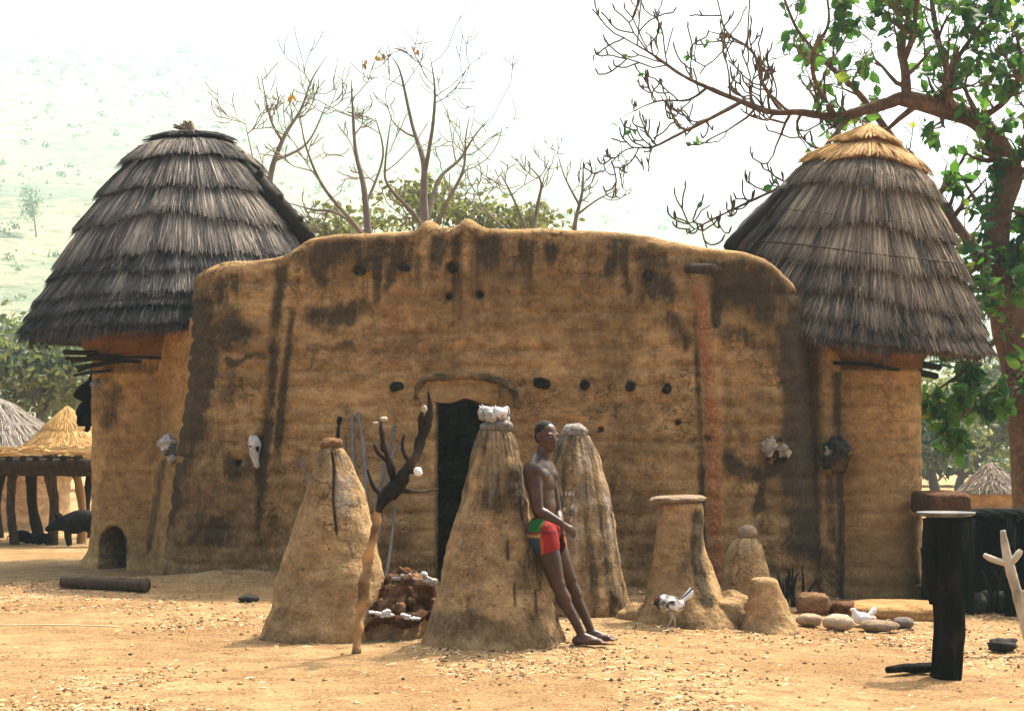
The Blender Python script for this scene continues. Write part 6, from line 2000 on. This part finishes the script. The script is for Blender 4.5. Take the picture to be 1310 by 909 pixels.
def build_fig():
    Y = 21.0
    t = Tree(17)
    g = GP(1318, Y)
    root = empty('fig_tree', g, 'big spreading fig tree with green leaves behind the right tower', 'tree')
    q = lambda l, dy=0.0: [P(a, b, Y + dy + c) for a, b, c in l]
    base = q([(1322, 660, 0), (1318, 560, 0), (1310, 480, 0), (1291, 410, 0), (1276, 360, 0), (1272, 330, 0), (1279, 270, 0), (1294, 222, 0), (1279, 186, -.1), (1249, 155, -.2), (1207, 138, -.3), (1153, 125, -.4)])
    S = {}
    lim0 = t.limb
    t.limb = lambda pts, rad, k=6, n=10: lim0(pts, [x * 0.78 for x in rad], k, n, 0.3)
    S['T'] = t.limb([g + Vector((0.1, 0, -0.2)), g] + base, [0.52, 0.44, 0.38, 0.36, 0.34, 0.30, 0.26, 0.22, 0.20, 0.19, 0.18, 0.17, 0.15, 0.12], 6, 16)
    S['L1'] = t.limb(q([(1153, 125, -.4), (1113, 139, -.5), (1070, 149, -.5), (1026, 144, -.5), (985, 143, -.4), (949, 130, -.3), (905, 112, -.2), (872, 96, 0), (835, 70, .1), (800, 50, .2)]), [0.10, 0.085, 0.07, 0.055, 0.05, 0.042, 0.035, 0.028, 0.02, 0.01])
    S['L2'] = t.limb(q([(1160, 126, -.4), (1158, 92, -.5), (1153, 58, -.5), (1163, 18, -.4), (1152, -40, -.4)]), [0.09, 0.075, 0.065, 0.05, 0.04])
    S['L2b'] = t.limb(q([(1156, 80, -.5), (1168, 45, -.7), (1173, 5, -.8), (1180, -40, -.8)]), [0.05, 0.045, 0.04, 0.03])
    S['L3'] = t.limb(q([(1207, 136, -.3), (1212, 95, -.2), (1200, 50, 0), (1192, 0, .1), (1190, -40, .1)]), [0.07, 0.06, 0.05, 0.04, 0.03])
    S['L3b'] = t.limb(q([(1211, 95, -.2), (1235, 60, -.4), (1258, 25, -.5), (1275, -20, -.5)]), [0.04, 0.035, 0.025, 0.02])
    S['L4'] = t.limb(q([(1290, 400, 0), (1318, 340, -.3), (1345, 250, -.5), (1350, 150, -.6), (1330, 60, -.7)]), [0.16, 0.14, 0.11, 0.08, 0.04])
    S['L5'] = t.limb(q([(1277, 360, 0), (1232, 300, .3), (1192, 242, .5), (1155, 195, .6), (1122, 150, .7), (1090, 110, .7), (1052, 76, .6), (1020, 38, .5), (1000, -10, .5)]), [0.11, 0.09, 0.08, 0.07, 0.06, 0.05, 0.04, 0.03, 0.02])
    S['L6'] = t.limb(q([(1088, 148, -.5), (1062, 180, -.8), (1036, 214, -1), (1000, 238, -1.1), (950, 262, -1.1), (905, 284, -1), (878, 300, -.9)]), [0.045, 0.038, 0.032, 0.026, 0.02, 0.015, 0.007])
    S['L7'] = t.limb(q([(949, 130, -.3), (912, 150, -.5), (868, 172, -.6), (835, 188, -.6), (800, 192, -.5), (770, 222, -.4)]), [0.036, 0.03, 0.024, 0.018, 0.013, 0.006])
    S['L7b'] = t.limb(q([(905, 112, -.2), (880, 128, .2), (840, 130, .4), (795, 150, .5)]), [0.026, 0.02, 0.014, 0.006])
    S['L8'] = t.limb(q([(1000, 143, -.4), (975, 105, 0), (965, 70, .2), (940, 50, .4), (905, 40, .5)]), [0.035, 0.03, 0.024, 0.018, 0.008])
    S['L8b'] = t.limb(q([(1070, 149, -.5), (1045, 110, -.9), (1040, 70, -1.1), (1060, 30, -1.2), (1055, -20, -1.2)]), [0.04, 0.035, 0.03, 0.022, 0.015])
    S['L9'] = t.limb(q([(1249, 155, -.2), (1285, 130, -.6), (1305, 90, -.8), (1300, 40, -.9)]), [0.06, 0.05, 0.04, 0.02])
    S['L10'] = t.limb(q([(1290, 415, 0), (1258, 452, -.6), (1228, 478, -.9), (1200, 498, -1.0), (1185, 512, -1.0)]), [0.05, 0.035, 0.026, 0.018, 0.008])
    S['L11'] = t.limb(q([(1300, 470, 0), (1262, 505, -.6), (1232, 530, -.9), (1214, 556, -1.0)]), [0.04, 0.026, 0.02, 0.01])
    S['L12'] = t.limb(q([(1262, 334, 0), (1240, 350, -.5), (1225, 372, -.7), (1262, 420, -.9)]), [0.05, 0.035, 0.026, 0.012])
    S['L13'] = t.limb(q([(1310, 490, 0), (1296, 500, -.7), (1292, 530, -.9)]), [0.04, 0.025, 0.012])
    wood_leafy = ['L2', 'L2b', 'L3', 'L3b', 'L4', 'L9', 'L10', 'L11', 'L12', 'L13', 'L5', 'L8b']
    leafy = Tree(5); sparse = Tree(6)
    for k_ in wood_leafy:
        sp, rr = S[k_]
        n = {'L4': 20, 'L5': 26, 'L10': 9, 'L11': 8, 'L12': 12, 'L13': 6, 'L9': 14, 'L2b': 8, 'L2': 9, 'L3': 10, 'L3b': 8, 'L8b': 10}[k_]
        sprout(leafy, sp, rr, n, 0.12, 1.0, 0.55 if k_ not in ('L10', 'L11', 'L13') else 0.32, up=0.1 if k_ not in ('L10', 'L11', 'L13') else -0.12, maxlev=2, kids=(2, 3))
    sprout(leafy, *S['T'], 26, 0.42, 0.98, 0.7, up=0.12, maxlev=2, kids=(2, 3))
    for k_, n, L in (('L1', 26, 0.75), ('L6', 15, 0.5), ('L7', 15, 0.5), ('L7b', 7, 0.45), ('L8', 11, 0.6)):
        sprout(sparse, *S[k_], n, 0.15, 1.0, L * 0.9, up=0.14, maxlev=1, kids=(2, 3), rmin=0.011)
    trunk = t.wood.build('trunk', M['bark_fig'], root)
    tw = MB()
    for tr in (leafy, sparse):
        for v, a in zip(tr.twig.v, tr.twig.a): pass
    tw = leafy.twig
    off = tw.n
    for v, a in zip(sparse.twig.v, sparse.twig.a):
        tw.v.append(v); tw.a.append(a)
    tw.f += [[i + off for i in f] for f in sparse.twig.f]; tw.n += sparse.twig.n
    # stubby upright buds along the sparse limbs
    r = np.random.default_rng(3)
    for p, d in zip(sparse.leafpos, sparse.leafdir):
        if r.random() < 0.5: continue
        u = (Vector(d) * 0.4 + Vector((0.1 * r.normal(), 0.1 * r.normal(), 0.8))).normalized()
        V, Fc = tube([p, p + u * 0.03, p + u * 0.07, p + u * 0.095], [0.010, 0.013, 0.011, 0.005], 5)
        tw.add(V, Fc, 0.35)
    o = tw.build('twigs', M['bark_fig'], root); o['kind'] = 'stuff'
    cen, siz = [], []
    def leaves(tr, keep, per, size, jitter):
        for p in tr.leafpos:
            if r.random() > keep(p): continue
            for _ in range(int(r.integers(per[0], per[1] + 1))):
                cen.append(tuple(Vector(p) + Vector(r.normal(size=3) * jitter))); siz.append(size * (0.4 + 1.0 * r.random()))
    leaves(leafy, lambda p: 0.6 if p.z < 4.4 else 0.28, (2, 5), 0.165, 0.018)
    leaves(sparse, lambda p: 0.35 if p.x > XatPx(1000, Y) else (0.10 if p.z > 5.3 else 0.02), (1, 3), 0.12, 0.01)
    cen = np.array(cen); siz = np.array(siz)
    V, Fc, v = leaf_cloud(cen, siz, np.clip(0.45 + 0.30 * fbm(cen * 1.6, 2, 5) + 0.22 * r.normal(size=len(cen)), 0, 1), 7, aspect=0.62, droop=0.45, attached=True)
    o = make('crown', V, Fc, M['leaf_fig'], root, {'v': v}, smoothed=False); o['kind'] = 'stuff'
build_fig()

def bare_tree(label, px, Y, limbs, seed, L=0.9, nspr=16, name='bare_tree', dry=0, mat='bark_bare', rs=0.6, ml=2):
    t = Tree(seed)
    g = GP(px, Y)
    root = empty(name, g, label, 'tree', 'leafless trees behind the house')
    for k, (pts, rad) in enumerate(limbs):
        P3 = [P(a, b, Y + c) for a, b, c in pts]
        if k == 0: P3 = [g + Vector((0, 0, -0.2))] + P3; rad = [rad[0] * 1.3] + list(rad)
        sp, rr = t.limb(P3, [x * rs for x in rad], 6, 8)
        sprout(t, sp, rr, max(3, int(nspr * 0.62)) if k else 3, 0.25 if k else 0.6, 1.0, L * 0.95, up=0.14, maxlev=ml, kids=(1, 3), spread=0.85, rmin=0.008)
    t.wood.build('trunk', M[mat], root)
    o = t.twig.build('twigs', M[mat], root); o['kind'] = 'stuff'
    if dry:
        r = np.random.default_rng(seed + 1)
        pick = [t.leafpos[i] for i in r.integers(0, len(t.leafpos), dry)]
        c = np.array([tuple(p) for p in pick for _ in range(3)]) + r.normal(size=(dry * 3, 3)) * 0.05
        V, Fc, v = leaf_cloud(c, np.full(len(c), 0.13), r.random(len(c)), seed, droop=1.5)
        o = make('dry_leaves', V, Fc, M['leaf_dry'], root, {'v': v}, smoothed=False); o['kind'] = 'stuff'

bare_tree('forked leafless tree rising beside the dark left roof', 362, 27.0,
    [([(352, 400, 0), (349, 300, 0), (345, 232, 0), (362, 178, 0), (385, 140, .2), (400, 100, .3), (421, 68, .3)], [0.16, 0.13, 0.10, 0.07, 0.05, 0.035, 0.02, 0.008]),
     ([(361, 180, 0), (346, 152, -.3), (334, 96, -.5)], [0.045, 0.03, 0.01]), ([(352, 205, 0), (393, 183, .4), (418, 132, .6)], [0.05, 0.035, 0.01]), ([(349, 300, 0), (330, 230, -.4), (312, 150, -.6)], [0.04, 0.025, 0.008])], 31, 0.75, 8)
bare_tree('widest leafless tree behind the two horns of the wall', 545, 26.0,
    [([(548, 400, 0), (545, 330, 0), (542, 254, 0), (542, 208, 0), (527, 158, .2), (512, 92, .3), (499, 71, .3)], [0.17, 0.14, 0.12, 0.09, 0.065, 0.045, 0.025, 0.008]),
     ([(543, 225, 0), (554, 158, -.3), (556, 110, -.4), (550, 72, -.4)], [0.06, 0.045, 0.03, 0.008]),
     ([(545, 290, 0), (560, 232, .3), (588, 204, .5), (607, 174, .6), (630, 147, .6)], [0.07, 0.055, 0.04, 0.025, 0.008]),
     ([(547, 320, 0), (567, 268, -.4), (592, 219, -.6), (596, 174, -.7), (601, 148, -.7)], [0.07, 0.05, 0.035, 0.022, 0.008]),
     ([(546, 310, 0), (533, 278, -.3), (497, 238, -.6), (493, 208, -.7), (501, 146, -.8)], [0.07, 0.055, 0.04, 0.03, 0.008])], 33, 0.85, 9, dry=3)
bare_tree('leafless tree with long rising stems right of the dark roof', 462, 25.0,
    [([(470, 420, 0), (472, 330, 0), (466, 244, 0), (455, 193, .1), (451, 135, .2), (449, 100, .2)], [0.14, 0.12, 0.09, 0.06, 0.045, 0.028, 0.008]),
     ([(471, 310, 0), (450, 283, -.3), (413, 238, -.5), (391, 186, -.6), (384, 146, -.6)], [0.07, 0.055, 0.04, 0.025, 0.008]),
     ([(470, 300, 0), (430, 272, .3), (400, 268, .4), (366, 259, .5)], [0.05, 0.035, 0.025, 0.01]),
     ([(468, 262, 0), (490, 200, .3), (480, 150, .4)], [0.04, 0.03, 0.01])], 35, 0.75, 8, dry=2)
bare_tree('small leafless tree just right of the wall horns', 672, 26.0,
    [([(675, 400, 0), (678, 320, 0), (688, 262, 0), (692, 232, .1), (676, 212, .2)], [0.10, 0.08, 0.06, 0.04, 0.03, 0.01]),
     ([(680, 310, 0), (655, 250, -.2), (640, 222, -.3)], [0.045, 0.03, 0.008]), ([(678, 320, 0), (622, 270, .2), (610, 235, .3)], [0.045, 0.028, 0.008])], 37, 0.5, 7)
bare_tree('thin leafless tree over the middle of the parapet', 735, 25.5,
    [([(733, 400, 0), (734, 330, 0), (736, 285, 0), (745, 245, .1), (746, 205, .2)], [0.09, 0.08, 0.065, 0.05, 0.035, 0.01]),
     ([(738, 275, 0), (765, 255, -.2), (800, 238, -.3)], [0.035, 0.022, 0.007]), ([(741, 262, 0), (722, 225, .2), (712, 190, .3)], [0.035, 0.022, 0.007])], 39, 0.45, 6)

def bushy(label, px, py, Y, rx, rz, seed, n=2600, size=0.16, name='bush', cat='bush', mat='leaf_bush', trunk=None, group=None, clumps=22, bark='bark_far'):
    """leafy crown of many small leaf clumps on a branching stem"""
    g = GP(px if trunk is None else trunk[0][0], Y)
    root = empty(name, g, label, cat, group)
    r = np.random.default_rng(seed)
    c = P(px, py, Y)
    t = Tree(seed)
    heads = []
    for _ in range(clumps):
        d = r.normal(size=3); d /= np.linalg.norm(d)
        d *= r.random() ** 0.4
        heads.append(c + Vector((d[0] * rx, d[1] * rx * 0.8, d[2] * rz)))
    if trunk is None:
        sp, rr = t.limb([g + Vector((0, 0, -0.2)), g.lerp(c, 0.5) + Vector((0.1, 0, 0)), c], [0.09, 0.07, 0.03], 6, 8)
    else:
        pts = [P(a, b, Y) for a, b in trunk]
        sp, rr = t.limb([g + Vector((0, 0, -0.2))] + pts, [0.19, 0.16, 0.14, 0.10, 0.06][:len(pts) + 1], 6, 9)
    for h in heads:
        i = int(len(sp) * (0.45 + 0.5 * r.random())); i = min(i, len(sp) - 1)
        m = sp[i].lerp(h, 0.5) + Vector(r.normal(size=3) * 0.15 * rx * 0.5)
        t.limb([sp[i], m, h], [0.035, 0.022, 0.008], 4, 5, thin=False)
    t.wood.build('trunk', M[bark], root)
    per = n // clumps
    H = np.repeat(np.array([tuple(h) for h in heads]), per, axis=0)
    off = r.normal(size=H.shape) * np.array([rx, rx, rz * 0.8]) * 0.21
    cl = np.repeat(r.random(clumps), per)
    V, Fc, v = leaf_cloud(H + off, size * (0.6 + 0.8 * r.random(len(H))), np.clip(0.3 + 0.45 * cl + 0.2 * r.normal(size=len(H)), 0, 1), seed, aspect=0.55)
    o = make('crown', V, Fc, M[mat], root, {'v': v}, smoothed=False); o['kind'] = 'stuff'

bushy('olive green bush behind the left half of the parapet', 432, 290, 34, 1.0, 0.35, 51, 600, group='bushes behind the house')
bushy('tallest green bush, right behind the widest leafless tree', 545, 268, 36, 1.3, 0.6, 53, 1000, group='bushes behind the house')
bushy('green bush behind the small leafless tree', 640, 280, 36, 1.4, 0.35, 55, 700, group='bushes behind the house')
# acacia-like trees in the haze to the left and right
bushy('hazy tree with crooked dark trunk above the golden thatch heap', 62, 478, 44, 2.2, 1.0, 61, 5200, 0.22, 'hazy_tree', 'tree', 'leaf_far', [(57, 560), (52, 535), (62, 505), (75, 480)], 'hazy trees left of the house', 34)
bushy('hazy tree at the far left edge behind the ringed thatch', -15, 455, 48, 2.0, 1.2, 63, 4200, 0.22, 'hazy_tree', 'tree', 'leaf_far', [(-5, 560), (-10, 520), (-15, 480)], 'hazy trees left of the house', 30)
bushy('hazy tree close to the left tower under the eave', 118, 500, 52, 2.0, 1.0, 65, 4200, 0.24, 'hazy_tree', 'tree', 'leaf_far', [(125, 570), (120, 540), (112, 510)], 'hazy trees left of the house', 28)
bushy('slender hazy tree beside the right tower', 1196, 540, 50, 1.5, 1.4, 67, 2600, 0.22, 'hazy_tree', 'tree', 'leaf_far', [(1200, 640), (1190, 600), (1182, 565), (1185, 530)], 'hazy trees right of the house', 24)
bushy('twisting hazy tree between right tower and fig trunk', 1262, 530, 54, 1.9, 1.7, 69, 3000, 0.24, 'hazy_tree', 'tree', 'leaf_far', [(1226, 650), (1228, 615), (1245, 585), (1262, 555)], 'hazy trees right of the house', 28)
bushy('hazy low tree far behind the pointed brown hut', 1225, 585, 66, 3.0, 1.1, 71, 3000, 0.3, 'hazy_tree', 'tree', 'leaf_far', None, 'hazy trees right of the house', 26)

def hill_point(px, py):
    for Y in np.arange(97, 960, 1.5):
        p = P(px, py, Y)
        if float(hill_z(np.array([p.x]), np.array([Y]))[0]) >= p.z: return p
    return P(px, py, 300)
for k, (px, py, h, lab) in enumerate(((228, 300, 62, 'faint thin leafless tree on the hillside just left of the dark roof'), (47, 305, 55, 'faint small tree on the hillside near the left edge'))):
    p = hill_point(px, py)
    hh = h * p.y / F
    t = Tree(80 + k)
    root = empty('hillside_tree', p, lab, 'tree', 'faint trees on the hillside')
    sp, rr = t.limb([p + Vector((0, 0, -0.3)), p + Vector((-0.05 * hh, 0, hh * 0.4)), p + Vector((-0.10 * hh, 0, hh * 0.75)), p + Vector((-0.2 * hh, 0, hh))], [0.022 * hh, 0.018 * hh, 0.012 * hh, 0.004 * hh], 6, 7)
    sprout(t, sp, rr, 10, 0.4, 1, hh * 0.3, maxlev=1, kids=(2, 3))
    t.wood.build('trunk', M['bark_far'], root)
    o = t.twig.build('twigs', M['bark_far'], root); o['kind'] = 'stuff'
    if k == 1:
        c = np.repeat(np.array([tuple(q) for q in t.leafpos]), 9, axis=0)
        c = c + np.random.default_rng(1).normal(size=c.shape) * hh * 0.09
        V, Fc, v = leaf_cloud(c, np.full(len(c), 0.05 * hh), np.random.default_rng(2).random(len(c)), 3, aspect=0.8)
        o = make('crown', V, Fc, M['leaf_far'], root, {'v': v}, smoothed=False); o['kind'] = 'stuff'

# ------------------------------------------------------------------ litter on the ground
def build_litter():
    r = np.random.default_rng(12)
    def spots(n):
        y = 8.9 + 9.0 * r.random(n) ** 1.3
        px = -300 + 1900 * r.random(n)
        x = (px - CX) * y / F
        dens = fbm(np.stack([x * 0.8, y * 0.8, np.zeros(n)], 1), 3, 90)
        k = r.random(n) < np.clip(0.40 + 1.6 * dens, 0.05, 1)
        return x[k], y[k]
    def gnd(x, y):
        p = np.stack([x, y, np.zeros_like(x)], 1)
        return gz(x, y) + 0.022 * fbm(p * 1.6, 4, 3) + 0.009 * fbm(p * 9, 3, 5) - 0.012
    # stones: small octahedra
    x, y = spots(35000)
    n = len(x)
    s = 0.004 + 0.016 * r.random(n) ** 3.5
    z = gnd(x, y) + s * 0.3
    o8 = np.array([(1, 0, 0), (0, 1, 0), (-1, 0, 0), (0, -1, 0), (0, 0, 0.7), (0, 0, -0.7)])
    V = np.stack([x, y, z], 1)[:, None, :] + o8[None] * s[:, None, None] * (0.6 + 0.8 * r.random((n, 6, 1)))
    f8 = np.array([(0, 1, 4), (1, 2, 4), (2, 3, 4), (3, 0, 4), (1, 0, 5), (2, 1, 5), (3, 2, 5), (0, 3, 5)])
    Fc = (np.arange(n)[:, None, None] * 6 + f8[None]).reshape(-1, 3)
    va = np.repeat(np.clip(0.34 + 0.24 * r.normal(size=n), 0, 1), 6)
    o = make('pebbles', V.reshape(-1, 3), Fc, M['litter'], None, {'v': va}, smoothed=False)
    tag(o, 'scattered small pebbles and crumbs of earth over the yard', 'pebbles', kind='stuff')
    x, y = spots(27000)
    n = len(x)
    a = r.normal(size=n) * 0.9
    L = 0.02 + 0.06 * r.random(n) ** 2.5
    z = gnd(x, y) + 0.004 + 0.006 * r.random(n)
    B = np.stack([x, y, z], 1)
    E = B + np.stack([np.cos(a) * L, np.sin(a) * L, r.normal(size=n) * 0.006], 1)
    Md = (B + E) / 2 + np.stack([np.zeros(n), np.zeros(n), 0.006 * r.random(n)], 1)
    side = np.stack([-np.sin(a), np.cos(a), np.full(n, 0.5)], 1)
    SV, SF = strips(B, E, side, 0.002 + 0.002 * r.random(n), 0.0015, Md)
    o = make('straw_litter', SV, SF, M['litter'], None, {'v': np.repeat(np.clip(0.5 + 0.28 * r.normal(size=n), 0, 1), 6)}, smoothed=False)
    tag(o, 'loose bits of dry straw and twigs strewn over the yard', 'straw', kind='stuff')
    # fallen leaves and dark chips
    x, y = spots(4300)
    n = len(x)
    c = np.stack([x, y, gnd(x, y) + 0.012], 1)
    V, Fc, v = leaf_cloud(c, 0.02 + 0.035 * r.random(n), np.clip(0.2 + 0.3 * r.normal(size=n), 0, 1), 9, aspect=0.7)
    V[:, 2] = np.repeat(c[:, 2], 6) + (V[:, 2] - np.repeat(c[:, 2], 6)) * 0.25
    o = make('leaf_litter', V, Fc, M['litter'], None, {'v': v}, smoothed=False)
    tag(o, 'dry fallen leaves and dark chips scattered on the earth', 'leaf litter', kind='stuff')
    # the long straw at the left
    A = G(0, 802); B_ = G(150, 803)
    V, Fc = tube(spline([A + Vector((0, 0, 0.015)), A.lerp(B_, 0.5) + Vector((0, 0.02, 0.02)), B_ + Vector((0, 0, 0.012))], 6), 0.006, 6)
    o = MB().add(V, Fc, 0.8).build('long_stalk', M['litter'], origin=tuple(A))
    tag(o, 'long dry yellow stalk lying on the earth at lower left', 'stalk')
build_litter()
